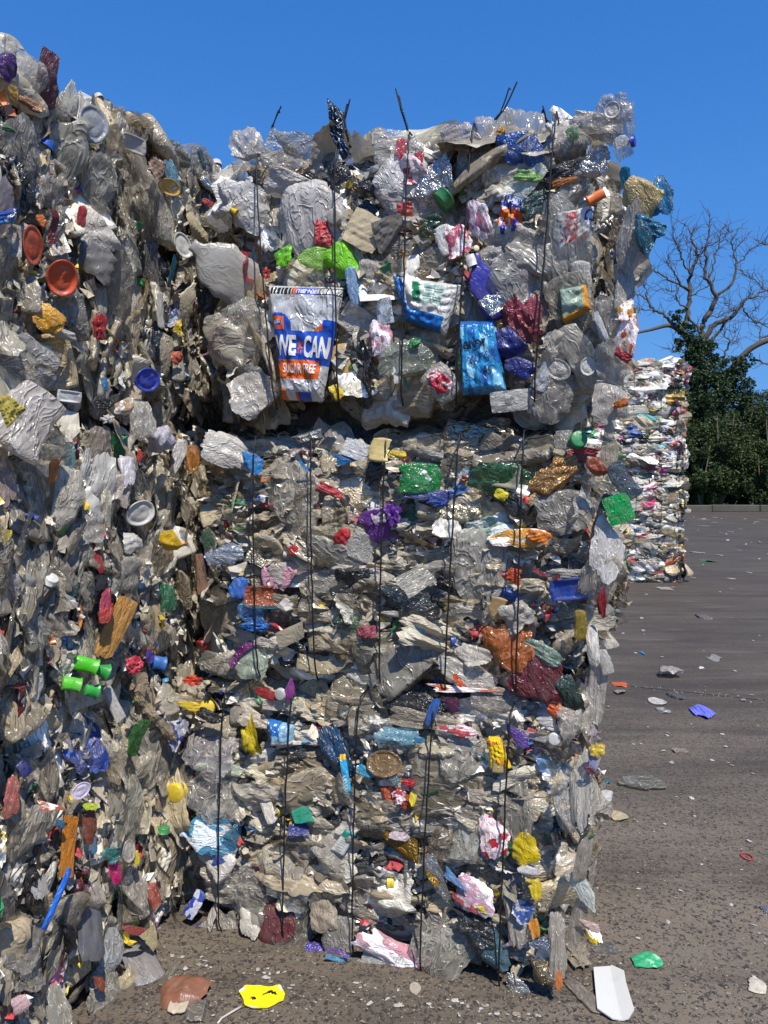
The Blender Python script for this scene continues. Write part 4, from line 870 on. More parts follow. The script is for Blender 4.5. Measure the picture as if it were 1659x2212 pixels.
lab = Sheet(mid, 'printed_label', [(622, 945), (690, 925), (696, 948), (650, 962)], [fx('#5a5c5a')], off=.055, amp=.003, n=(20, 10), seed=41, label='grey label with white lettering', tuck=.01)
lab.text('your pla', .25, .12, .9, .45, WHITE); lab.text('recyc', .3, .52, .85, .88, WHITE)

t = bot
for a in [
    (t, 'film', 'film', '#e6cc14', 545, 1590, 36, 90, 20, 'torn yellow film'), (t, 'film', 'film', '#e2ca1c', 532, 1600, 36, 60, -10), (t, 'film', 'black', '#133a5c', 735, 1632, 60, 120, 22, 'navy folded sheet'), 
    (t, 'film', 'tint', '#7cb0c4', 860, 1592, 90, 44, 85, 'pale blue clear packaging'), (t, 'calm', 'tint', '#3f94c4', 905, 1598, 22, 14, 0), (t, 'film', 'film', '#1f94b8', 795, 1672, 46, 22, 65), (t, 'blob', 'tint', '#6f8c94', 840, 1670, 30, 60, 45, None), (t, 'lid', 'tint', '#8c6c3c', 830, 1650, 80, 56, 0, None),
    (t, 'calm', 'film', '#6c3038', 592, 2000, 84, 84, 0, 'square maroon sheet at the foot'), (t, 'sheet', 'hard', '#14a080', 655, 1770, 44, 50, 20, 'turquoise shard'), (t, 'sheet', 'film', '#1a2c7c', 645, 1800, 46, 40, 10, 'dark blue shard'),
    (t, 'bottle', 'print', '#4c9cc4', 455, 1800, 70, 130, 84, 'blue wrapped bottle lying sideways'), (t, 'film', 'gold', '#8c6a1c', 872, 1832, 110, 54, 75, 'ribbed gold tray film'), (t, 'strip', 'gold', '#8c6a1c', 930, 1880, 20, 70, 30), 
    (t, 'film', 'film', '#e8c80c', 1128, 1835, 56, 64, 30, 'yellow sachet with white backing'), (t, 'sheet', 'film', '#d8d4ce', 1145, 1880, 50, 34, -60), (t, 'film', 'film', '#e6c80c', 1160, 1918, 34, 40, 30, 'yellow curl'), (t, 'blob', 'black', '#1c2022', 1140, 1925, 40, 40, 0),
    (t, 'film', 'print', '#cc2c3c', 1070, 1812, 66, 76, 10, 'red and white printed film'), (t, 'sheet', 'clear', '#b4b4a8', 1010, 1800, 90, 110, 0), (t, 'blob', 'milky', '#dcd8d0', 470, 1850, 90, 90, 50, 'white crushed jug'), (t, 'film', 'film', '#2c54a8', 480, 1868, 40, 26, 60),
    (t, 'blob', 'print', '#2c4cac', 420, 1955, 50, 62, -30, 'blue netted bottle base'), (t, 'film', 'print', '#d89ca8', 850, 2062, 160, 60, 62, 'pink and white bread bag'), (t, 'film', 'film', '#3c2c94', 690, 2065, 66, 40, 80, 'violet blue film'),
    (t, 'film', 'black', '#3c5c68', 1055, 2050, 70, 84, 20, 'teal grey clear tray'), (t, 'filmf', 'black', '#1c2224', 1030, 2010, 80, 60, 50), (t, 'calm', 'clear', '#a8a496', 960, 2035, 110, 130, -35, 'grey clear sheet at the foot'), (t, 'strip', 'film', '#e0dcd4', 865, 1700, 20, 96, 82, 'white strip'),
    (t, 'wad', 'film', '#c41c30', 882, 1690, 32, 18, 0, 'red wrapper'), (t, 'wad', 'print', '#cc2440', 862, 1722, 34, 34, 0), (t, 'film', 'tint', '#c4501c', 855, 1720, 90, 44, 80), (t, 'calm', 'clear', '#a8a69c', 880, 1770, 170, 60, 85), (t, 'film', 'film', '#e8d41c', 894, 1728, 16, 30, 0),
    (t, 'blob', 'milky', '#c4bcb0', 735, 1830, 110, 100, 50), (t, 'calm', 'clear', '#a49e90', 690, 1900, 160, 90, 80, None), (t, 'calm', 'clear', '#a8a29a', 560, 1910, 150, 60, 85), (t, 'film', 'milky', '#b4ada0', 610, 1855, 120, 70, 85), (t, 'blob', 'milky', '#dcd6cc', 576, 1740, 44, 80, 30, 'white crushed bottle side'),
    (t, 'calm', 'clear', '#a8a6a0', 470, 1715, 120, 100, 70, 'large clear rounded film'), (t, 'calm', 'clear', '#b4b0b4', 455, 1620, 120, 90, 60), (t, 'film', 'milky', '#a8b4a0', 480, 1660, 100, 30, 80), (t, 'film', 'milky', '#c8bca8', 560, 1560, 90, 50, 60), (t, 'sheet', 'milky', '#b4b0a0', 610, 1530, 90, 36, 90),
    (t, 'calm', 'clear', '#b0aca0', 985, 1620, 120, 110, 0, 'large clear dome of film'), (t, 'film', 'milky', '#9c9080', 930, 1560, 160, 36, 85), (t, 'film', 'print', '#c83c48', 990, 1578, 90, 22, 88), (t, 'film', 'film', '#2c6cc4', 935, 1540, 22, 56, -20, 'blue scrap'), (t, 'film', 'milky', '#b4a898', 1010, 1720, 130, 30, 88, None),
    (t, 'calm', 'milky', '#94897c', 1000, 1745, 140, 34, 80), (t, 'film', 'clear', '#a09c90', 1110, 1750, 84, 130, 0, 'smooth clear panel'), (t, 'blob', 'clear', '#c4c0b8', 1160, 1592, 30, 80, 80, None), (t, 'cap', 'hard', '#d8d8d4', 1197, 1597, 26, 26, 0, 'white end cap'),
    (t, 'film', 'film', '#e8e4dc', 1185, 1565, 70, 34, 75, 'white oval lids'), (t, 'film', 'film', '#4c2c8c', 1120, 1590, 60, 26, 50), (t, 'film', 'film', '#dc5a1c', 1200, 1540, 36, 20, 60), (t, 'film', 'black', '#12284c', 1220, 1568, 60, 34, 60), (t, 'blob', 'foam', '#a08a68', 1080, 1640, 40, 60, 0),
    (t, 'film', 'foil', '#b4b4b4', 950, 1900, 34, 110, 30), (t, 'film', 'milky', '#a49c90', 1110, 1960, 60, 140, 10), (t, 'film', 'print', '#2c54a0', 1130, 1970, 50, 44, 0), (t, 'film', 'film', '#e0942c', 1155, 2005, 26, 40, 0), (t, 'filmf', 'tint', '#44546c', 1165, 2035, 56, 24, 80),
    (t, 'film', 'print', '#c89cb0', 1015, 1930, 96, 66, 70, 'pale pink striped wrapper'), (t, 'film', 'film', '#4c84b8', 985, 1905, 60, 22, 50), (t, 'film', 'film', '#e0c81c', 1048, 1967, 36, 14, 80), (t, 'film', 'film', '#a43034', 1005, 1950, 60, 16, 60),
    (t, 'film', 'black', '#1c1e20', 455, 1545, 60, 26, 80), (t, 'film', 'film', '#e6c41c', 408, 1527, 56, 20, 80, 'yellow torn film'), (t, 'wad', 'film', '#d8401c', 415, 1470, 44, 26, 0), (t, 'film', 'film', '#8c2c8c', 625, 1490, 22, 50, 10, 'magenta strip'), (t, 'filmf', 'film', '#a01f2c', 578, 1500, 60, 20, 80), (t, 'cap', 'hard', '#c4c4c0', 605, 1500, 26, 26, 0),
    (t, 'film', 'milky', '#c8c0b0', 610, 1510, 60, 40, 60), (t, 'film', 'film', '#c4b0bc', 860, 1810, 40, 24, 0), (t, 'film', 'milky', '#7a6c5c', 960, 1830, 60, 90, -10, 'brown stained clear bag'), (t, 'film', 'foil', '#b0b0ac', 1120, 2140, 60, 40, 50), (t, 'film', 'tint', '#3f7c94', 505, 1800, 40, 40, 50),
    (t, 'film', 'milky', '#8c8478', 500, 2030, 50, 110, 25), (t, 'film', 'film', '#d8d0c0', 540, 1990, 40, 60, 15), (t, 'calm', 'clear', '#8f8a7c', 640, 2000, 70, 130, -20), (t, 'film', 'film', '#b8a894', 700, 1970, 60, 70, 0)]:
    H(*a)
H(t, 'bottle', 'clear', '#a8a49c', 730, 2035, 56, 110, 185, 'clear bottle with violet band and violet cap', cap='#5c3c94', off=.06); H(t, 'strip', 'film', '#6c4c9c', 728, 2058, 12, 54, 82, off=.075); H(t, 'strip', 'film', '#4c94b8', 728, 2070, 12, 54, 82, off=.075)
H(t, 'bottle', 'clear', '#c0beb8', 795, 2090, 60, 84, 130, 'clear bottle with a cyan cap at the foot', cap='#3ca4dc', off=.07)
H(t, 'bottle', 'clear', '#a8a49c', 455, 2010, 40, 60, 90, None, cap='#4c3c7c')
for a in [('film', 'milky', '#b8b4a8', 1255, 1700, 46, 150, -4, 'long clear sheath hanging down the corner'), ('strip', 'milky', '#c4beb2', 1215, 1690, 18, 90, -30, None), ('film', 'milky', '#a8a294', 1240, 1560, 60, 60, 10, None), ('film', 'film', '#e0c040', 1290, 1618, 30, 30, 0, None),
          ('film', 'film', '#9c9cc4', 1278, 1640, 20, 50, 0, None), ('film', 'film', '#6c2c44', 1272, 1662, 24, 20, 0, None), ('bottle', 'milky', '#c4cac0', 1262, 1925, 34, 90, -145, 'white and green bottle poking out'), ('film', 'milky', '#7c766a', 1262, 1850, 30, 90, -12, None),
          ('film', 'milky', '#8c8578', 1250, 2000, 36, 100, -10, None), ('film', 'film', '#d8b8ac', 1275, 2000, 40, 18, 80, None), ('film', 'milky', '#8f887c', 1200, 2040, 40, 130, 0, None), ('film', 'clear', '#a8a49a', 1225, 1760, 50, 90, 0, None), ('film', 'film', '#e07a2c', 1208, 2110, 14, 40, 0, None), ('film', 'foil', '#9c8c70', 1170, 2100, 50, 60, 0, None)]:
    H(t, *a[:8], a[8], off=.07)
yp = Sheet(bot, 'yellow_packet', [(1053, 1594), (1078, 1596), (1105, 1664), (1056, 1668)], [fx('#f0c808'), fx('#d89410')], off=.06, amp=.005, n=(20, 24), seed=51, label='yellow packet with small red lettering', tuck=.02, paint=lambda u, v: 1 if (v > .8 and math.sin(u*23+v*9) > .3) else 0)
yp.text('Onion', .10, .06, .75, .18, RED); yp.text('PLOUGH', .42, .62, .92, .74, RED, rot=-8)
cs = Sheet(bot, 'cyan_sachet', [(731, 1632), (744, 1630), (757, 1712), (743, 1726)], [fx('#3cb4e4'), fx('#e8b83c'), WHITE], off=.07, amp=.002, n=(10, 40), seed=52, label='narrow cyan sachet', tuck=.01, paint=lambda u, v: 1 if v < .14 else (2 if (.5 < v < .9 and int(v*40) % 3 == 0 and .25 < u < .75) else 0))
bw = Sheet(bot, 'nappy_pack', [(573, 1556), (628, 1572), (626, 1612), (582, 1615)], [fx('#2c74c4'), fx('#8cbcd8'), WHITE], off=.055, amp=.004, n=(24, 20), seed=53, label='blue packet with white spots', paint=lambda u, v: 2 if (v > .8 or (math.sin(u*20)*math.sin(v*22) > .72 and v < .5)) else 1 if u > .55 or v > .5 else 0)
def cl(u, v): return 1 if v < .26 else 2 if (int(v*30) % 3 == 0 and .2 < u < .8) else 0
Sheet(bot, 'care_label', [(745, 1792), (768, 1803), (740, 1852), (712, 1838)], [fx('#dcdcd6', 'flat'), fx('#148478', 'flat'), fx('#9a9c98', 'flat')], off=.065, amp=.001, n=(14, 30), seed=54, label='white and teal bottle label', tuck=.006, paint=cl)

# the left stack
t = la_t
for a in [
    (t, 'film', 'milky', '#c4bcb0', 20, 105, 50, 44, 60), (t, 'film', 'film', '#4c2470', 22, 150, 44, 50, 0, 'purple crumpled film at the top edge'), (t, 'sheet', 'film', '#5c2634', 104, 150, 40, 80, -8, 'dark maroon folded carton sticking up'), (t, 'film', 'film', '#4c2030', 108, 190, 36, 70, 0),
    (t, 'calm', 'clear', '#c0bcb4', 70, 165, 52, 70, 0), (t, 'film', 'milky', '#a8a69a', 150, 210, 40, 80, 10), (t, 'lid', 'hard', '#8c9094', 200, 268, 72, 84, -20, 'grey tub lid on the sloping edge'), (t, 'tray', 'hard', '#b4ada4', 292, 312, 66, 36, 0, 'grey tray corner'), 
    (t, 'film', 'film', '#e0b860', 32, 205, 24, 30, 0), (t, 'film', 'film', '#9c6c44', 70, 225, 50, 26, 70), (t, 'film', 'film', '#2c6c3c', 20, 278, 26, 12, 90), (t, 'calm', 'clear', '#9c988e', 40, 330, 90, 150, 5, 'tall clear crumpled film'),
    (t, 'calm', 'clear', '#a8a498', 200, 400, 90, 130, -10, 'large clear rounded film'), (t, 'film', 'tint', '#7cb0c8', 372, 372, 40, 60, 25, 'pale blue clear bottle'), (t, 'film', 'film', '#9c7c68', 340, 365, 40, 40, 0), (t, 'lid', 'hard', '#d8a448', 366, 404, 66, 34, 0, 'white and orange oval lid'),
    (t, 'lid', 'hard', '#d8542c', 134, 600, 68, 78, 0, 'bright orange tub lid', ), (t, 'lid', 'hard', '#b04c30', 70, 530, 46, 84, 10, 'dusty terracotta lid'), (t, 'film', 'film', '#e07a2c', 88, 478, 24, 26, 0), (t, 'strip', 'film', '#742434', 115, 490, 30, 70, 15, 'dark red curved strip'),
    (t, 'film', 'film', '#d2cabc', 215, 500, 86, 84, 20, 'dirty white crumpled pouch'), (t, 'film', 'hard', '#6c6a64', 215, 560, 90, 70, 60), (t, 'sheet', 'milky', '#98928a', 350, 450, 56, 130, 0), (t, 'film', 'film', '#e8a830', 108, 695, 70, 50, 50, 'yellow and red film'), (t, 'film', 'film', '#c8c4bc', 130, 718, 76, 26, 80),
    (t, 'wad', 'film', '#b41c2c', 215, 705, 30, 60, 0, 'red wrapper'), (t, 'film', 'film', '#a81c2c', 176, 465, 18, 44, 0), (t, 'calm', 'milky', '#a4a29c', 60, 780, 140, 90, 60, 'wide grey crumpled film'), (t, 'film', 'clear', '#8c8a84', 160, 690, 100, 110, 0), (t, 'blob', 'milky', '#b0aca2', 345, 670, 30, 80, 0), 
    (t, 'calm', 'milky', '#8c8678', 260, 620, 60, 150, 10), (t, 'film', 'film', '#1c8c54', 300, 488, 20, 18, 0), (t, 'film', 'clear', '#98948c', 110, 430, 70, 90, 0), (t, 'calm', 'hard', '#8c8286', 10, 440, 40, 110, 0), (t, 'film', 'film', '#1c6c80', 375, 585, 14, 60, 0)]:
    H(*a)
sq = Sheet(t, 'blue_wrapper', [(-4, 462), (42, 447), (32, 482), (2, 486)], [fx('#2c84c8'), fx('#14429c')], off=.07, amp=.003, n=(14, 12), seed=61, label='small blue wrapper with white lettering', tuck=.01, paint=lambda u, v: int(v < .6)); sq.text('unex', .2, .25, .85, .62, WHITE, rot=15)
t = lb_t
for a in [(t, 'bottle', 'hard', '#cfc6ae', 402, 655, 44, 96, -10, 'cream white bottle in the dark corner'), (t, 'lid', 'hard', '#c9c9c4', 395, 530, 40, 56, 30), (t, 'sheet', 'hard', '#d8c9a4', 430, 490, 50, 70, 30, 'white and cream card'), (t, 'film', 'milky', '#4a4c34', 380, 335, 60, 40, 60), (t, 'film', 'tint', '#1c5c6c', 440, 345, 50, 30, 60), (t, 'calm', 'clear', '#8c8c88', 430, 350, 60, 50, 0),
          (t, 'film', 'film', '#b0242c', 455, 440, 30, 14, 80), (t, 'film', 'film', '#e07a5c', 385, 775, 30, 26, 0), (t, 'blob', 'milky', '#a8a8a0', 385, 790, 40, 70, 0), (t, 'film', 'film', '#8c7c68', 420, 870, 40, 50, 30), (t, 'film', 'clear', '#7c7a70', 330, 560, 40, 150, 0)]:
    H(*a, off=.03)
t = la_m
H(t, 'blob', 'clear', '#d0c8bf', 55, 905, 150, 170, -35, 'big clear milk bottle', off=.10, name='milk_bottle', k=.8, idx=3)
def yl(u, v): return 1 if (v < .22 and int(u*30) % 2) or (.35 < v < .9 and int(v*22) % 3 == 0 and math.sin(u*40) > -.3) else 0
ml = Sheet(t, 'milk_label', [(-6, 860), (20, 852), (62, 885), (20, 925)], [fx('#d8c45c', 'flat'), fx('#6c5c24', 'flat')], off=.175, amp=.002, n=(26, 26), seed=62, label='yellow paper label with dark print', tuck=.006, paint=yl)
for a in [
    (t, 'tray', 'hard', '#d8d6d2', 150, 857, 50, 26, 0, 'white tub end'), (t, 'film', 'milky', '#a8a49c', 300, 900, 60, 90, 0), (t, 'lid', 'hard', '#2440b4', 318, 820, 66, 52, 0, 'royal blue tray rim'), (t, 'film', 'tint', '#2c84b8', 226, 830, 24, 30, 0), (t, 'film', 'black', '#23201f', 228, 875, 46, 26, 80), 
    (t, 'film', 'print', '#c8a884', 268, 875, 44, 40, 0, 'paw printed scrap'), (t, 'wad', 'film', '#ddd8d2', 232, 905, 30, 20, 0), (t, 'sheet', 'film', '#d8d2cc', 390, 990, 40, 70, 0, 'pale label with small print'), (t, 'lid', 'tint', '#c87c1c', 415, 990, 34, 60, 0), (t, 'film', 'film', '#c8c4d0', 350, 950, 60, 70, 20),
    (t, 'lid', 'hard', '#ccc8be', 302, 1108, 70, 56, 20, 'round cream tub lid'), (t, 'calm', 'film', '#c8c0b0', 140, 1075, 84, 120, -10, 'pale flattened tray'), (t, 'wad', 'milky', '#b8aea4', 255, 1060, 80, 90, 0), (t, 'film', 'film', '#c8741c', 115, 1010, 20, 60, -15, 'orange strip'), (t, 'film', 'tint', '#5c8c8c', 150, 1010, 36, 110, -12),
    (t, 'calm', 'clear', '#8c8c84', 105, 960, 90, 70, 60), (t, 'calm', 'milky', '#94887c', 215, 970, 56, 90, 0), (t, 'film', 'film', '#d4cfd4', 272, 1005, 36, 80, -10), (t, 'film', 'film', '#e0b41c', 375, 1170, 44, 50, 20, 'yellow torn wrapper'), (t, 'film', 'film', '#d8c81c', 16, 1160, 30, 30, 0), 
    (t, 'film', 'milky', '#a89e90', 115, 1225, 120, 90, 60, 'dirty crumpled film'), (t, 'film', 'milky', '#a8a8a8', 30, 1290, 70, 110, 0), (t, 'calm', 'clear', '#787870', 70, 1400, 110, 150, 20), (t, 'sheet', 'film', '#d89c50', 250, 1358, 52, 136, -26, 'orange and yellow sheet with red scallops'), (t, 'film', 'film', '#b83028', 232, 1320, 34, 50, -20), 
    (t, 'film', 'film', '#a82c54', 230, 1300, 24, 80, -10, 'magenta strip'), (t, 'film', 'film', '#d4d0c8', 290, 1170, 44, 40, 0), (t, 'film', 'milky', '#a8a498', 260, 1240, 90, 80, 0), (t, 'film', 'film', '#a42430', 215, 1210, 18, 50, 10), (t, 'film', 'tint', '#1c6c44', 360, 1290, 40, 60, 0), (t, 'film', 'film', '#1c3c94', 70, 1115, 26, 16, 60),
    (t, 'film', 'milky', '#a08c84', 10, 1020, 50, 120, 0), (t, 'film', 'film', '#c82c30', 305, 985, 16, 24, 0), (t, 'film', 'milky', '#8c8880', 190, 1140, 70, 80, 0), (t, 'filmf', 'milky', '#7c7a72', 165, 1180, 120, 80, 60),
    (t, 'cup', 'hard', '#2c6cb8', 345, 1432, 38, 34, 70, 'blue beaker'), (t, 'wad', 'film', '#c82c44', 290, 1435, 40, 40, 0, 'red crushed cap'), (t, 'cup', 'hard', '#4cc41c', 190, 1437, 44, 60, 65, 'bright green beaker'), (t, 'cup', 'hard', '#1c9c3c', 222, 1450, 34, 34, 65), (t, 'film', 'film', '#5c40a4', 325, 1415, 20, 30, 0)]:
    H(*a)
t = la_b
for a in [
    (t, 'cup', 'hard', '#58c82c', 158, 1478, 40, 46, 70, 'lime green beaker, the lower one'), (t, 'cup', 'hard', '#2cac44', 200, 1492, 36, 36, 75, 'green beaker mouth'), (t, 'sheet', 'film', '#d2ccc4', 244, 1520, 26, 84, 22, 'white slat of foam board'), (t, 'blob', 'tint', '#2c7c24', 292, 1592, 60, 84, -25, 'green clear bottle'),
    (t, 'film', 'print', '#1c2c78', 388, 1580, 50, 80, 0, 'dark blue printed wrapper'), (t, 'film', 'milky', '#b8b8b8', 70, 1500, 84, 110, 0), (t, 'blob', 'hard', '#1c2468', 52, 1660, 32, 36, 30, 'navy bottle cap'), (t, 'lid', 'hard', '#d0c4d8', 175, 1708, 46, 34, 20, 'lilac lid'), (t, 'film', 'film', '#c4d41c', 190, 1740, 34, 16, 70),
    (t, 'film', 'film', '#a85c50', 30, 1720, 40, 70, -20, 'pink and white carton'), (t, 'sheet', 'film', '#e08c2c', 148, 1820, 34, 150, -6, 'long orange strip'), (t, 'film', 'film', '#7c3c28', 198, 1790, 34, 60, 0), (t, 'film', 'print', '#d8642c', 115, 1745, 60, 24, 60), (t, 'film', 'milky', '#a8a4a0', 75, 1890, 44, 100, 0, 'clear narrow bottle'),
    (t, 'film', 'tint', '#2c7c7c', 240, 1850, 40, 40, 0), (t, 'lid', 'milky', '#c4beb4', 278, 1838, 36, 48, 0, 'clear round lid'), (t, 'film', 'film', '#d8c41c', 292, 1850, 14, 34, 0), (t, 'film', 'film', '#c41c6c', 250, 1885, 34, 50, 0, 'magenta film'), (t, 'calm', 'hard', '#54555a', 195, 2010, 56, 110, -8, 'smooth grey tray'),
    (t, 'calm', 'clear', '#b4b8b8', 240, 2040, 60, 110, 0), (t, 'film', 'milky', '#948c80', 205, 1930, 60, 80, 0), (t, 'film', 'milky', '#8c8a84', 50, 2030, 100, 100, 40, 'large clear round bottle side'), (t, 'film', 'film', '#8c342c', 290, 2010, 60, 16, 60), (t, 'sheet', 'film', '#a89c74', 328, 2020, 40, 50, 30, 'khaki folded film'),
    (t, 'calm', 'clear', '#989488', 225, 2150, 90, 90, 30, 'clear folded film'), (t, 'film', 'film', '#c8a4a8', 40, 2170, 36, 34, 0), (t, 'film', 'milky', '#8c887c', 120, 2190, 60, 120, 0), (t, 'film', 'milky', '#7c7870', 60, 2110, 90, 60, 60), (t, 'film', 'film', '#b8a884', 275, 2125, 60, 50, 20), (t, 'film', 'film', '#8c3c24', 215, 2125, 44, 26, 60), 
    (t, 'film', 'tint', '#b4442c', 328, 1930, 30, 60, 0), (t, 'film', 'clear', '#9c9488', 290, 1930, 50, 90, 0), (t, 'film', 'film', '#1c6c94', 130, 1780, 34, 16, 60), (t, 'film', 'film', '#56c43c', 352, 2170, 20, 60, 0), (t, 'strip', 'film', '#2c3036', 352, 1880, 8, 56, 30)]:
    H(*a)
# the long blue bar
bx = Sheet(la_b, 'blue_bar', [(150, 1874), (160, 1878), (104, 2012), (92, 2008)], [fx('#1468d0')], off=.10, amp=.0, n=(4, 12), seed=71, label='long flat blue plastic bar sticking out', tuck=.006)

for b_ in (top, mid, bot, la_t, la_m, la_b, lb_t, lb_m, lb_b): b_.finish()
for b_ in far_bales:
    V, Q, T = [], [], []
    for x in (.35, .75, 1.15, 1.55, 1.88):
        x += b_.rng.normal(0, .02); V, Q, T = tube([[x, .05, .01], [x, -.055, .06], [x+.01, -.07, .45], [x, -.055, .85], [x, .05, .91], [x, 1.1, .915]], .0035, 4)
        link('baling_wire', mesh_np('baling_wire', V, Q, M['wire'], True, T), b_.root)

# ------------------------------------------------------------------ litter on the asphalt
LR = np.random.default_rng(404)
def lin2(hexc, k=.85):
    c = srgb(hexc); return tuple(v*k for v in c[:3]) + (1,)
def litter(kind, mat, hexc, px, py, w_, h_, ang, label, cat, name, group=None, idx=None, lift=None, thick=.5, tilt=0):
    g = on_ground(px, py); d = g[1]; wx = w_*d/F; wy = h_*d*math.hypot(d, 1.6)/(F*1.6)
    if kind in ('film', 'filmf', 'calm'): wx *= 1.1; wy *= 1.1
    if kind == 'bottle': wx *= 1.3
    sz = min(wx, wy)/2*thick
    me = LIB[kind][(LR.integers(len(LIB[kind])) if idx is None else idx) % len(LIB[kind])]
    zs = np.empty(len(me.vertices)*3, np.float32); me.vertices.foreach_get('co', zs); zmin = zs[2::3].min()
    o = link(name, me, None, None, lin2(hexc)[:3] + (max(.1, min(1.5, (wx+wy)/4/.075)),), M[mat]); o.location = (g[0], g[1], -np.percentile(zs[2::3], 6)*sz + .002)
    # ang: 0 = long axis away from camera, 90 = long axis across
    a = R(ang); o.rotation_euler = (R(tilt), 0, a)
    if abs(math.sin(a)) > .7: o.scale = (wy/2, wx/2, sz)
    else: o.scale = (wx/2, wy/2, sz)
    tag(o, label, cat, group); return o
def flat_piece(name, outline, mats, zf, label, cat, thick=.002, n=26, paint=None, base=.004):
    """a stiff sheet lying on the ground, cut to an outline given as photo points; zf(u,v) lifts it"""
    P = np.array([on_ground(x, y)[:2] for x, y in outline]); c = P.mean(0); m = len(P); rings = 9; th = np.linspace(0, m, 64, endpoint=False)
    E = np.stack([np.interp(th, np.arange(m+1), np.append(P[:, q], P[0, q])) for q in (0, 1)], 1); ext = (P.max(0)-P.min(0))/2
    V = []; 
    for k in range(1, rings+1): V.append(c + (E-c)*k/rings)
    V = np.vstack([c[None], *V]); uv = (V-c)/ext; z = base + np.maximum(0, zf(uv[:, 0], uv[:, 1])); g_ = np.column_stack([V, z])
    Q = []; T = [[0, 1+i, 1+(i+1) % 64] for i in range(64)]
    for k in range(rings-1):
        for i in range(64): Q.append([1+k*64+i, 1+(k+1)*64+i, 1+(k+1)*64+(i+1) % 64, 1+k*64+(i+1) % 64])
    N_ = len(g_); low = g_ - [0, 0, thick]; Q2 = [[a+N_ for a in q[::-1]] for q in Q]; T2 = [[a+N_ for a in q[::-1]] for q in T]
    r0 = 1+(rings-1)*64; side = [[r0+i, r0+i+N_, r0+(i+1) % 64+N_, r0+(i+1) % 64] for i in range(64)]
    cc = np.array([c[0], c[1], 0.0]); A_ = np.vstack([g_, low]) - cc; me = mesh_np(name, A_, np.array(Q+Q2+side), None, False, np.array(T+T2))
    for mt in (mats if isinstance(mats, list) else [mats]): me.materials.append(mt)
    if paint:
        idx = []
        for p in me.polygons: q = p.center; idx.append(paint(q.x/ext[0], q.y/ext[1]))
        me.polygons.foreach_set('material_index', idx)
    o = link(name, me); o.location = cc; return tag(o, label, cat)
rz = np.random.default_rng(5)
def zc(amp, f=1.2, seed=1, dome=0.0, curl=0.0):
    return lambda u, v: .5*amp + crumple(u, v, np.random.default_rng(seed), 6, f, amp*.6) + dome*(1-u*u-v*v) + curl*np.clip(np.hypot(u, v)-.6, 0, 1)**2
flat_piece('foil_cover', [(516, 2148), (530, 2136), (560, 2133), (588, 2136), (606, 2134), (616, 2152), (612, 2166), (596, 2172), (575, 2184), (545, 2183), (528, 2176), (526, 2162)], [fx('#f4e414', 'flat', 1), BLK, WHITE], zc(.004, 1.2, 3, 0, .02),
           'bright yellow flattened foil cover with black marks, on the asphalt', 'foil cover', paint=lambda u, v: 1 if (abs(v-.12-.25*math.sin(u*5)) < .10 and .0 < u < .55) or math.hypot(u+.35, v+.1) < .14 else 2 if math.hypot(u, v) > .93 and math.sin(u*7+v*3) > .5 else 0)
flat_piece('white_board', [(1282, 2101), (1322, 2100), (1348, 2118), (1352, 2140), (1370, 2196), (1358, 2209), (1322, 2208), (1290, 2190)], fx('#dad9d4', 'flat', .9), lambda u, v: .004 + .016*np.maximum(0, .35+u*.8+v*.25) + .010*abs(u-.25*v),
           'large white flat board lying at the bottom right', 'board', thick=.004)
flat_piece('green_sheet', [(1361, 2070), (1385, 2066), (1400, 2064), (1416, 2066), (1422, 2078), (1434, 2088), (1420, 2096), (1396, 2094), (1372, 2090)], fx('#2f9a68', 'flat', 1), zc(.012, 1.5, 8, .01, .0), 'green plastic sheet with ragged end above the white board', 'plastic sheet')
flat_piece('blue_sheet', [(1487, 1532), (1500, 1530), (1507, 1523), (1530, 1534), (1548, 1546), (1540, 1551), (1528, 1556), (1515, 1549), (1500, 1547)], fx('#7074d4', 'flat', 1), zc(.02, 1.4, 9, .01, .0), 'periwinkle blue plastic sheet lying on the yard', 'plastic sheet')
y0 = on_ground(522, 2178); y1 = on_ground(470, 2215)
V, Q, T = tube([[*(y0[:2]), .006], [*((y0*.6+y1*.4)[:2] + [.006, .01]), .008], [*((y0*.3+y1*.7)[:2] + [-.01, .0]), .006], [*(y1[:2]), .006]], .0035, 6)
tag(link('twisted_string', mesh_np('twisted_string', V, Q, fx('#c8bfb2', 'flat'), True, T)), 'pale twisted string leading off the yellow foil lid', 'string')
litter('calm', 'hard', '#8c5c48', 396, 2150, 100, 52, 0, 'reddish brown crushed dish with a lump of foam in front', 'dish', 'crushed_dish', thick=1.5)
litter('blob', 'foam', '#c9bba6', 386, 2178, 44, 40, 90, 'cream foam lump leaning on the brown dish', 'foam', 'foam_lump', thick=.9)
litter('bottle', 'milky', '#a8a6a8', 297, 2078, 64, 96, 40, 'clear crushed bottle fallen at the foot of the left stack', 'bottle', 'crushed_bottle', thick=.8, tilt=8)
litter('bottle', 'clear', '#b4ada0', 372, 2098, 26, 60, -8, 'small pale bottle neck piece beside the left stack', 'bottle', 'bottle_piece')
litter('sheet', 'label', '#d2d6d2', 383, 2128, 46, 20, 90, 'small white and teal card behind the brown dish', 'card', 'card_scrap')
litter('calm', 'clear', '#9c9890', 432, 2190, 62, 34, 60, 'clear film scrap right of the brown dish', 'film scrap', 'film_scrap')
litter('lid', 'foam', '#b8ac9c', 897, 2136, 26, 22, 0, 'round cream disc on the asphalt before the middle stack', 'disc', 'foam_disc', thick=.3)
litter('film', 'milky', '#a89c90', 1262, 2150, 44, 60, 20, 'grey crumpled wrapper left of the white board', 'wrapper', 'crumpled_wrapper')
litter('wad', 'film', '#a89c88', 1245, 2070, 60, 50, 0, 'beige crumpled bag at the corner of the middle stack', 'bag', 'crumpled_bag')
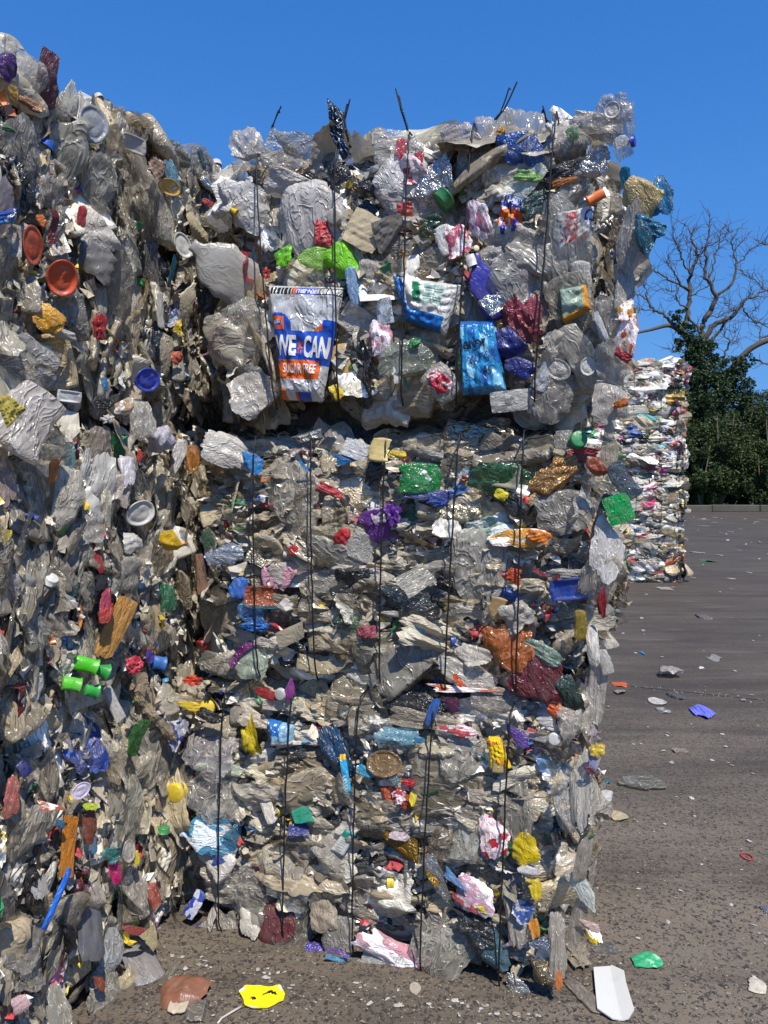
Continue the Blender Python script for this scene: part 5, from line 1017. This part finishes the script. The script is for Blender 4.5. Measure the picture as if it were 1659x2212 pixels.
litter('film', 'print', '#e8c81c', 1277, 2018, 30, 48, 0, 'yellow and red crumpled wrapper beside the lowest bale', 'wrapper', 'bright_wrapper', thick=.8)
litter('film', 'film', '#e4e2de', 1245, 2052, 44, 26, 30, 'white torn card by the lowest bale', 'card', 'white_scrap')
litter('calm', 'clear', '#787874', 1305, 2048, 50, 20, 0, 'dull clear film lying flat right of the lowest bale', 'film scrap', 'clear_scrap', thick=.15)
o = litter('bottle', 'hard', '#d8ccb8', 1636, 2130, 34, 34, -20, 'small cream bottle alone on the right edge of the yard', 'bottle', 'small_bottle')
th = np.linspace(0, 2*math.pi, 25); g = on_ground(1613, 1852); V, Q, T = tube([[g[0]+.022*math.cos(a), g[1]+.03*math.sin(a), .004] for a in th], .003, 6)
tag(link('red_ring', mesh_np('red_ring', V, Q, fx('#c41c24', 'flat'), True, T)), 'small red plastic ring lying on the asphalt', 'ring')
litter('bottle', 'clear', '#a8a89c', 1383, 1695, 76, 34, 95, 'clear crushed bottle with a paper label, lying right of the stack', 'bottle', 'crushed_bottle')
litter('sheet', 'label', '#dcd0d0', 1365, 1686, 30, 16, 90, 'pink and white paper label on the clear bottle', 'label', 'paper_label', lift=.02)
litter('sheet', 'film', '#948878', 1470, 1626, 30, 8, 90, 'folded beige scrap, third pale piece down the yard', 'scrap', 'folded_scrap', thick=.9)
litter('film', 'black', '#54544c', 1460, 1506, 28, 12, 90, 'dark and silver crumpled scrap left of the blue sheet', 'scrap', 'foil_scrap', thick=.9)
litter('lid', 'hard', '#c4beb4', 1420, 1517, 38, 14, 0, 'white oval dish lying left of the dark crumpled scrap', 'dish', 'white_dish', thick=.5)
litter('film', 'print', '#78766c', 1430, 1536, 30, 10, 90, 'brown and white scrap just below the white oval dish', 'scrap', 'flat_scrap')
litter('filmf', 'film', '#e86420', 1337, 1480, 30, 10, 90, 'bright orange scrap at the foot of the middle stack', 'scrap', 'orange_scrap')
litter('film', 'milky', '#a49c90', 1340, 1497, 28, 10, 90, 'beige scrap just below the orange scrap', 'scrap', 'beige_scrap')
litter('film', 'milky', '#b4aca0', 1445, 1460, 44, 12, 90, 'cream curled scrap above the joint in the slab', 'scrap', 'curled_scrap', thick=.9)
litter('strip', 'milky', '#b8b4ae', 1543, 1422, 30, 60, 90, 'pale bow-shaped scrap in the middle of the yard', 'scrap', 'bow_scrap')
litter('film', 'black', '#6c685e', 1518, 1333, 26, 10, 90, 'dark wiry scrap standing up in the middle of the yard', 'scrap', 'wiry_scrap', thick=1.2)
litter('calm', 'film', '#3f8c4c', 1530, 1212, 24, 5, 90, 'thin green scrap far out on the yard', 'scrap', 'green_scrap')
litter('sheet', 'film', '#b8b4ac', 1438, 1272, 32, 6, 90, 'flat cream scrap in front of the far stack', 'scrap', 'cream_scrap')
litter('sheet', 'film', '#c4d0dc', 1333, 1323, 26, 8, 60, 'pale blue scrap beside the middle stack', 'scrap', 'pale_blue_scrap')
litter('wad', 'hard', '#1c8cd0', 1388, 1412, 8, 7, 0, 'tiny bright blue scrap on the yard', 'scrap', 'blue_scrap')
litter('film', 'milky', '#8c8880', 1340, 1283, 20, 7, 90, 'dark grey scrap beside the pale blue scrap', 'scrap', 'grey_scrap')
litter('film', 'film', '#d0ccc4', 1300, 1728, 44, 22, 50, 'white torn film by the foot of the middle stack', 'film scrap', 'torn_film', thick=.8)
litter('filmf', 'milky', '#c4bcae', 1305, 1750, 56, 34, 60, 'white crumpled film below the torn white film', 'film scrap', 'crumpled_film', thick=.8)
litter('film', 'foam', '#b8a888', 1338, 1763, 38, 20, 80, 'cream lace-edged scrap right of the crumpled film', 'scrap', 'lacy_scrap')
litter('film', 'tint', '#2c7c94', 1313, 1690, 18, 8, 90, 'small blue scrap near the clear bottle', 'scrap', 'small_blue_scrap')
litter('film', 'foil', '#b8b8b4', 1655, 1968, 20, 20, 0, 'silvery scrap at the right edge of the picture', 'scrap', 'silvery_scrap')
# nameless small scraps
GR = 'small pale scraps scattered over the asphalt'
for i in range(210):
    if i < 104: px, py = LR.uniform(1335, 1668), 1106 + 1100*LR.random()**2.0 + 12
    elif i > 149:
        px = LR.uniform(330, 1215); py = 2050 + (px-330)*.165 + abs(LR.normal(0, 22)) - 90*(px < 1150)
        if px < 1150 and py < 2050 + (px-300)*.16: pass
    elif i < 130: px, py = LR.uniform(330, 1150), LR.uniform(2070, 2212)
    else: px, py = LR.uniform(1240, 1340), LR.uniform(1300, 2160)
    if px < 1150 and py < 2050 + (px-300)*.16: py += 90
    if py < 1262 and px < 1480: px += 150
    d = on_ground(px, py)[1]; s_ = LR.uniform(3.0, 7.5) if py > 1400 else LR.uniform(1.8, 5.5)
    if d > 30: s_ *= .7
    hx, cn = [('#d8d4cc', 'white'), ('#c9c4ba', 'off-white'), ('#b4ada0', 'light grey'), ('#d0ccc8', 'white'), ('#a89c8c', 'beige'), ('#dcd8d4', 'white')][LR.integers(6)]
    zone = 'on the asphalt along the foot of the middle stack' if i > 149 or (px < 1340 and i >= 104) else 'on the near asphalt in front of the middle stack' if px < 1200 else 'far out on the open yard' if py < 1300 else 'on the open yard beyond the slab joint' if py < 1490 else 'on the worn asphalt right of the stacks'
    s_ *= (1 if i <= 149 else LR.uniform(1, 1.7))
    litter(['lowfilm', 'lowblob', 'sheet'][LR.integers(3)], 'film', hx, px, py, s_*LR.uniform(1, 1.8), s_*LR.uniform(.35, .8), LR.uniform(0, 180), f'small {cn} plastic scrap {zone}', 'scrap', 'small_scrap', GR, thick=.9)

# ------------------------------------------------------------------ joint across the slab, with loose grit
ja = on_ground(1250, 1470); jb = on_ground(1659, 1513); dirj = (jb-ja)/np.linalg.norm(jb-ja); A = ja - dirj*3; Bp = jb + dirj*6; nrm = np.array([-dirj[1], dirj[0], 0])
n = 60; tt = np.linspace(0, 1, n); c = A[None]*(1-tt[:, None]) + Bp[None]*tt[:, None]; wv_ = LR.uniform(.010, .026, n)[:, None]
V = np.vstack([c - nrm*wv_, c + nrm*LR.uniform(.010, .026, n)[:, None]]); V[:, 2] = .004; i = np.arange(n-1)
jm = NB('joint_filler'); tcj = jm.N("ShaderNodeTexCoord"); pj = jm.N("ShaderNodeBsdfPrincipled"); jm.L(jm.mix(jm.noise(tcj.outputs['Object'], 60, 4, .7), (.02, .018, .016, 1), (.10, .088, .072, 1)), pj.inputs['Base Color']); pj.inputs['Roughness'].default_value = .9; jm.L(pj.outputs[0], jm.out.inputs[0])
tag(link('slab_joint', mesh_np('slab_joint', V, np.stack([i, i+1, i+1+n, i+n], 1), jm.m, False)), 'dirt-filled joint between two slabs', kind='structure')
Vs, Ts = [], []; cube = np.array([[1, 0, 0], [-1, 0, 0], [0, 1, 0], [0, -1, 0], [0, 0, 1], [0, 0, -1]], float)
octT = np.array([[0, 2, 4], [2, 1, 4], [1, 3, 4], [3, 0, 4], [2, 0, 5], [1, 2, 5], [3, 1, 5], [0, 3, 5]])
for k in range(2600):
    if k < 1100: p = A + (Bp-A)*LR.random() + nrm*LR.normal(0, .03)
    else:
        px, py = (LR.uniform(1230, 1659), LR.uniform(1300, 2212)) if k < 1900 else (LR.uniform(300, 1300), LR.uniform(2040, 2212)); p = on_ground(px, py)
    s_ = LR.uniform(.0012, .0042) if k > 1100 else LR.uniform(.002, .007)
    Vs.append(cube*s_*LR.uniform(.5, 1.2, 3) + [p[0], p[1], s_*.4]); Ts.append(octT + 6*k)
tag(link('loose_grit', mesh_np('loose_grit', np.vstack(Vs), None, fx('#b4aa9a', 'flat', .7), False, np.vstack(Ts))), 'loose grit and crumbs on the asphalt', kind='stuff')

# ------------------------------------------------------------------ concrete kerb at the end of the yard
km = NB('mossy_concrete'); tck = km.N("ShaderNodeTexCoord"); nk = km.noise(tck.outputs['Object'], 1.4, 6, .7)
pk = km.N("ShaderNodeBsdfPrincipled"); km.L(km.mix(nk, (.035, .036, .026, 1), (.13, .118, .092, 1)), pk.inputs['Base Color']); pk.inputs['Roughness'].default_value = .9
bk = km.N("ShaderNodeBump"); bk.inputs['Distance'].default_value = .02; km.L(nk, bk.inputs['Height']); km.L(bk.outputs[0], pk.inputs['Normal']); km.L(pk.outputs[0], km.out.inputs[0])
def box_mesh(name, x, y, z, bev, mat):
    bm = bmesh.new(); bmesh.ops.create_cube(bm, size=1); bmesh.ops.scale(bm, vec=(x, y, z), verts=bm.verts[:]); bmesh.ops.bevel(bm, geom=bm.edges[:], offset=bev, segments=1, affect='EDGES')
    me = bpy.data.meshes.new(name); bm.to_mesh(me); bm.free(); me.materials.append(mat); return me
kb = empty('kerb_wall', (0, 48.2, 0), 0, label='low concrete kerb wall along the far end of the yard', cat='kerb')
bmk = box_mesh('kerb_block', 2.96, .45, .44, .04, km.m)
for i in range(28):
    o = link('kerb_block', bmk, kb); o.location = (-8 + i*3.0, LR.normal(0, .02), .20 + LR.normal(0, .012)); o.rotation_euler = (0, LR.normal(0, .004), LR.normal(0, .004))

# ------------------------------------------------------------------ trees
def leaf_mat(name, a, b_, c):
    m = NB(name); tc = m.N("ShaderNodeTexCoord"); n = m.noise(tc.outputs['Object'], .9, 3, .6); n2 = m.noise(tc.outputs['Object'], 7.0, 2, .6)
    col = m.mix(n, a, b_); col = m.mix(m.math('MULTIPLY', n2, .6), col, c)
    p = m.N("ShaderNodeBsdfPrincipled"); m.L(col, p.inputs['Base Color']); p.inputs['Roughness'].default_value = .5; p.inputs['Specular IOR Level'].default_value = .35
    tl = m.N("ShaderNodeBsdfTranslucent"); m.L(col, tl.inputs[0]); mx = m.N("ShaderNodeMixShader"); mx.inputs[0].default_value = .2
    m.L(p.outputs[0], mx.inputs[1]); m.L(tl.outputs[0], mx.inputs[2]); m.L(mx.outputs[0], m.out.inputs[0]); return m.m
LEAF = leaf_mat('shrub_leaves', (.016, .034, .012, 1), (.056, .088, .024, 1), (.095, .125, .036, 1)); IVY = leaf_mat('ivy_leaves', (.014, .036, .014, 1), (.034, .066, .024, 1), (.070, .105, .036, 1))
bk2 = NB('grey_bark'); tb = bk2.N("ShaderNodeTexCoord"); nb_ = bk2.noise(tb.outputs['Object'], 2.5, 4, .7); pb_ = bk2.N("ShaderNodeBsdfPrincipled")
bk2.L(bk2.mix(nb_, (.036, .029, .022, 1), (.14, .112, .085, 1)), pb_.inputs['Base Color']); pb_.inputs['Roughness'].default_value = .85; bk2.L(pb_.outputs[0], bk2.out.inputs[0]); BARK = bk2.m
def leaves(P, rng, size, name, mat, parent=None, up=.6):
    n = len(P); d = rng.normal(size=(n, 3)); d[:, 2] += up; d /= np.linalg.norm(d, axis=1)[:, None]
    a = np.cross(d, rng.normal(size=(n, 3))); a /= np.linalg.norm(a, axis=1)[:, None]; b_ = np.cross(d, a); s_ = size*rng.uniform(.6, 1.4, (n, 1))
    V = np.stack([P + a*s_, P + b_*s_*.55 + d*s_*.15, P - a*s_, P - b_*s_*.55 + d*s_*.15], 1).reshape(-1, 3)
    return link(name, mesh_np(name, V, np.arange(4*n).reshape(-1, 4), mat, False), parent)
def crown_points(rng, n, centre, rad, clumps=26, cl=.34):
    cs = rng.normal(size=(clumps, 3)); cs /= np.linalg.norm(cs, axis=1)[:, None]; cs *= rng.uniform(.35, 1.0, (clumps, 1)); k = rng.integers(clumps, size=n)
    q = rng.normal(size=(n, 3)); q /= np.linalg.norm(q, axis=1)[:, None]; q *= (rng.uniform(.45, 1, (n, 1)))*cl*rng.uniform(.6, 1.3, clumps)[k][:, None]
    return (cs[k] + q)*rad + centre
def cpx(cx, cy_, Y): return at_depth(1244.3 + cx*.25, 442.4 + cy_*.25, Y)
TY = 53.0
tree = empty('dead_tree', at_depth(1519, 1106, TY)*[1, 1, 0], 0, label='tall leafless tree with ivy climbing its trunk, behind the kerb', cat='tree')
base = np.array(tree.location)
rngT = np.random.default_rng(77)
limbs = [  # points in the close-up of the tree, radius at start / end (m)
    ([(1110, 2700), (1100, 2300), (1100, 2000), (1085, 1600), (1075, 1380), (1090, 1200)], .75, .42), ([(1080, 1350), (960, 1150), (880, 1070), (800, 1035), (650, 1080), (510, 1110), (480, 1140)], .40, .07),
    ([(880, 1070), (800, 1000), (760, 940), (680, 920), (620, 830), (560, 775), (480, 785)], .20, .05), ([(620, 830), (612, 720), (560, 670), (490, 620)], .08, .03), ([(640, 900), (560, 905), (500, 900)], .07, .02), ([(930, 1070), (970, 960), (978, 800), (982, 600), (1060, 460), (1045, 400), (1000, 300), (1000, 240), (935, 165)], .32, .035),
    ([(983, 600), (920, 480), (885, 360), (842, 290), (842, 160)], .11, .03), ([(910, 470), (905, 410), (870, 340), (830, 290)], .06, .025), ([(978, 740), (870, 640), (832, 555), (770, 495)], .16, .035), ([(975, 745), (850, 665), (700, 590), (640, 560), (590, 512)], .13, .035), ([(975, 790), (1080, 740), (1180, 670)], .09, .03),
    ([(972, 895), (890, 850), (850, 785), (885, 735)], .12, .04), ([(880, 740), (800, 745), (750, 725)], .05, .02), ([(835, 560), (795, 430)], .05, .02), ([(1060, 460), (1100, 360), (1165, 330)], .07, .03), ([(1000, 240), (1055, 175)], .04, .02), ([(980, 600), (1000, 420), (945, 270)], .06, .02),
    ([(1090, 1200), (1082, 1080), (1125, 970), (1190, 880), (1212, 790), (1150, 665), (1107, 620), (1132, 500), (1112, 400), (1150, 300), (1160, 180), (1165, 80)], .36, .03), ([(1150, 660), (1190, 480), (1242, 330), (1250, 230), (1300, 160)], .11, .03), ([(1060, 460), (1110, 380), (1240, 310), (1340, 235)], .09, .03),
    ([(1212, 790), (1352, 710), (1392, 510), (1362, 400), (1342, 310), (1405, 200)], .18, .03), ([(1392, 508), (1460, 450), (1505, 380), (1600, 345), (1659, 340)], .08, .025), ([(1375, 400), (1430, 320), (1500, 245)], .06, .02), ([(1120, 560), (1060, 490), (1030, 380)], .06, .02), ([(1250, 250), (1340, 240)], .04, .02),
    ([(1095, 1210), (1170, 1050), (1270, 992), (1345, 980), (1400, 900), (1430, 835), (1590, 765), (1680, 740)], .34, .06), ([(1110, 1195), (1230, 1110), (1330, 980)], .22, .12), ([(1440, 830), (1500, 790), (1520, 700)], .06, .02), ([(1430, 835), (1450, 920), (1530, 1000), (1590, 1030), (1660, 1060)], .10, .05), ([(1500, 960), (1560, 900), (1590, 830)], .05, .02),
    ([(1400, 905), (1350, 905), (1290, 880), (1270, 800)], .08, .02), ([(1100, 1000), (1180, 960), (1220, 975)], .08, .03), ([(970, 940), (1030, 1040), (1075, 1100)], .14, .14), ([(1220, 975), (1300, 930), (1400, 900)], .07, .05), ([(1240, 1600), (1330, 1440), (1400, 1350), (1500, 1245), (1600, 1192), (1720, 1150)], .40, .28),
    ([(1560, 1215), (1590, 1150), (1680, 1120)], .16, .1), ([(1500, 1340), (1600, 1350), (1680, 1395)], .14, .07), ([(1230, 1360), (1310, 1240), (1325, 1180), (1280, 1130)], .13, .04), ([(1315, 1200), (1370, 1130), (1395, 1080)], .08, .04), ([(1325, 1190), (1410, 1180), (1390, 1210)], .05, .02),
    ([(930, 1180), (885, 1250), (840, 1275), (830, 1240), (862, 1195)], .08, .04), ([(1090, 1610), (990, 1578), (900, 1590)], .12, .05), ([(1690, 770), (1610, 715), (1560, 660), (1480, 625), (1445, 588)], .08, .025), ([(1690, 360), (1620, 330), (1550, 310)], .05, .02), ([(1610, 715), (1615, 640)], .04, .02), ([(1590, 1140), (1585, 1060), (1530, 1010)], .07, .03)]
parts = []; tips = []
for k, (pts, r0, r1) in enumerate(limbs):
    P = []; n = len(pts); yo = rngT.uniform(-1.2, 1.2)*(k > 0)
    for j, (x, y) in enumerate(pts): P.append(cpx(x, y, TY + yo*j/n))
    P = np.array(P); m = (n-1)*4+1; s0 = np.linspace(0, n-1, m); c = np.stack([np.interp(s0, np.arange(n), P[:, q]) for q in range(3)], 1)
    for _ in range(2): c[1:-1] = (c[:-2] + c[2:])*.25 + c[1:-1]*.5
    c[1:-1] += rngT.normal(0, .05, (m-2, 3))*(r0 < .4)
    parts.append(tube(c - base, np.maximum(np.linspace(r0, r1, m)*.6, .022), 7 if r0 > .1 else 5))
    if k and r0 < .4:
        for q in range(int(m*1.1)):
            j = rngT.integers(m//4, m); d = c[min(j+1, m-1)]-c[max(j-1, 0)]; d /= np.linalg.norm(d)+1e-6
            tw = d*.4 + rngT.normal(size=3)*[.8, .4, .6] + [0, 0, .45]; tw /= np.linalg.norm(tw); L = rngT.uniform(.4, 1.7); qs = [c[j]]
            for _ in range(5): tw = tw + rngT.normal(0, .28, 3); tw /= np.linalg.norm(tw); qs.append(qs[-1] + tw*L/5)
            parts.append(tube(np.array(qs)-base, np.linspace(.02, .009, 6), 4, False))
V, Q, T = merge(parts); link('trunk', mesh_np('trunk', V, Q, BARK, True, T), tree)
# ivy: clumps along the trunk and lower limbs
ip = []
for (x, y, rx, n) in [(870, 950, .7, 260), (900, 1060, .7, 300), (980, 1060, .6, 240), (1000, 1180, 1.1, 700), (960, 1250, .9, 500), (1080, 1290, 1.3, 900), (1120, 1250, .9, 500), (1000, 1330, .6, 300), (1040, 1400, 1.4, 900), (1140, 1400, 1.4, 900), (980, 1440, 1.1, 600), (1080, 1520, 1.9, 1500),
                     (1180, 1350, .7, 300), (1240, 1470, 1.5, 900), (1400, 1420, 1.2, 600), (1320, 1380, .8, 200), (1480, 1340, .8, 200), (1000, 1560, 1.6, 900), (1180, 1600, 2.2, 1600), (1330, 1560, 2.0, 1200), (950, 1680, 1.8, 1100), (1100, 1700, 2.4, 1800), (1290, 1740, 2.4, 1700), (930, 1500, .6, 160), (1450, 1620, 1.6, 700), (1000, 1820, 2.2, 1600)]:
    cc = cpx(x, y, TY - .4); ip.append(crown_points(rngT, n, cc, np.array([rx, rx*.8, rx*.95])*.82, 12, .38))
leaves(np.vstack(ip) - base, rngT, .10, 'ivy', IVY, tree, .2)
# shrubs and bushes behind the kerb
def shrub(x, Y, w_, h_, label, seed, n=9000, size=.15, mat=None):
    rng = np.random.default_rng(seed); t_ = empty('shrub', (x, Y, .2), 0, label=label, cat='shrub', group='shrubs in the hedge behind the kerb')
    P = crown_points(rng, n, np.array([0, 0, h_*.50]), np.array([w_, w_*.62, h_*.50]), 46, .26); P = P[P[:, 2] > -.1]
    leaves(P, rng, size, 'foliage', mat or LEAF, t_, .5)
    ps = []
    for q in range(9):
        a = rng.uniform(0, 6.3); L = rng.uniform(.5, .95)*h_; e = np.array([math.cos(a)*w_*.55, math.sin(a)*w_*.4, L]); ps.append(tube([[0, 0, -.2], e*.4 + rng.normal(0, .2, 3), e], [.12, .07, .02], 5))
    V, Q, T = merge(ps); link('stem', mesh_np('stem', V, Q, BARK, True, T), t_)
sh = [(18.6, 51.5, 2.4, 7.6, 'dark shrub half hidden behind the far stack'), (22.0, 50.6, 2.8, 6.4, 'dark rounded shrub below the dead tree'), (23.5, 52.0, 2.8, 7.6, 'tall dark shrub just right of the ivy-covered trunk'), (25.8, 50.7, 2.7, 7.4, 'bright-topped shrub at the right edge of the picture'),
      (20.6, 54.5, 3.2, 8.6, 'tall thicket behind the dead tree'), (27.0, 54.0, 3.2, 9.2, 'high thicket at the right edge behind the others'), (24.5, 50.0, 1.8, 4.4, 'low shrub leaning over the kerb'), (20.6, 50.0, 2.0, 4.6, 'low shrub over the kerb beside the far stack'),
      (16.0, 51.5, 3.0, 8.0, 'shrub behind the far stack'), (29.5, 51.5, 3.2, 8.5, 'shrub beyond the right edge'), (33.5, 52, 3.2, 8.0, 'second shrub beyond the right edge'), (12.0, 52, 3.2, 7.5, 'shrub hidden behind the middle stack'), (8.0, 52, 3.2, 8.0, 'second shrub hidden behind the middle stack'), (4.0, 51.8, 3.2, 7.5, 'third shrub hidden behind the middle stack'), (37.5, 52, 3.4, 8.2, 'third shrub beyond the right edge'), (0.0, 52, 3.2, 8, 'fourth shrub hidden behind the middle stack')]
for i, (x, Y, w_, h_, lab_) in enumerate(sh): shrub(x, Y, w_, h_, lab_, 500+i, n=27000 if i < 8 else 6000, size=.088 if i < 8 else .18)
# a distant tree line closing the horizon
rngD = np.random.default_rng(9); P = []
for x in np.arange(-260, 260, 7.0): P.append(crown_points(rngD, 500, np.array([x + rngD.normal(0, 2), 170 + rngD.normal(0, 6), 1.5]), np.array([6, 5, rngD.uniform(4, 7)]), 14, .4))
o = leaves(np.vstack(P), rngD, .9, 'distant_woodland', LEAF, None); tag(o, 'distant line of trees beyond the field', kind='stuff')
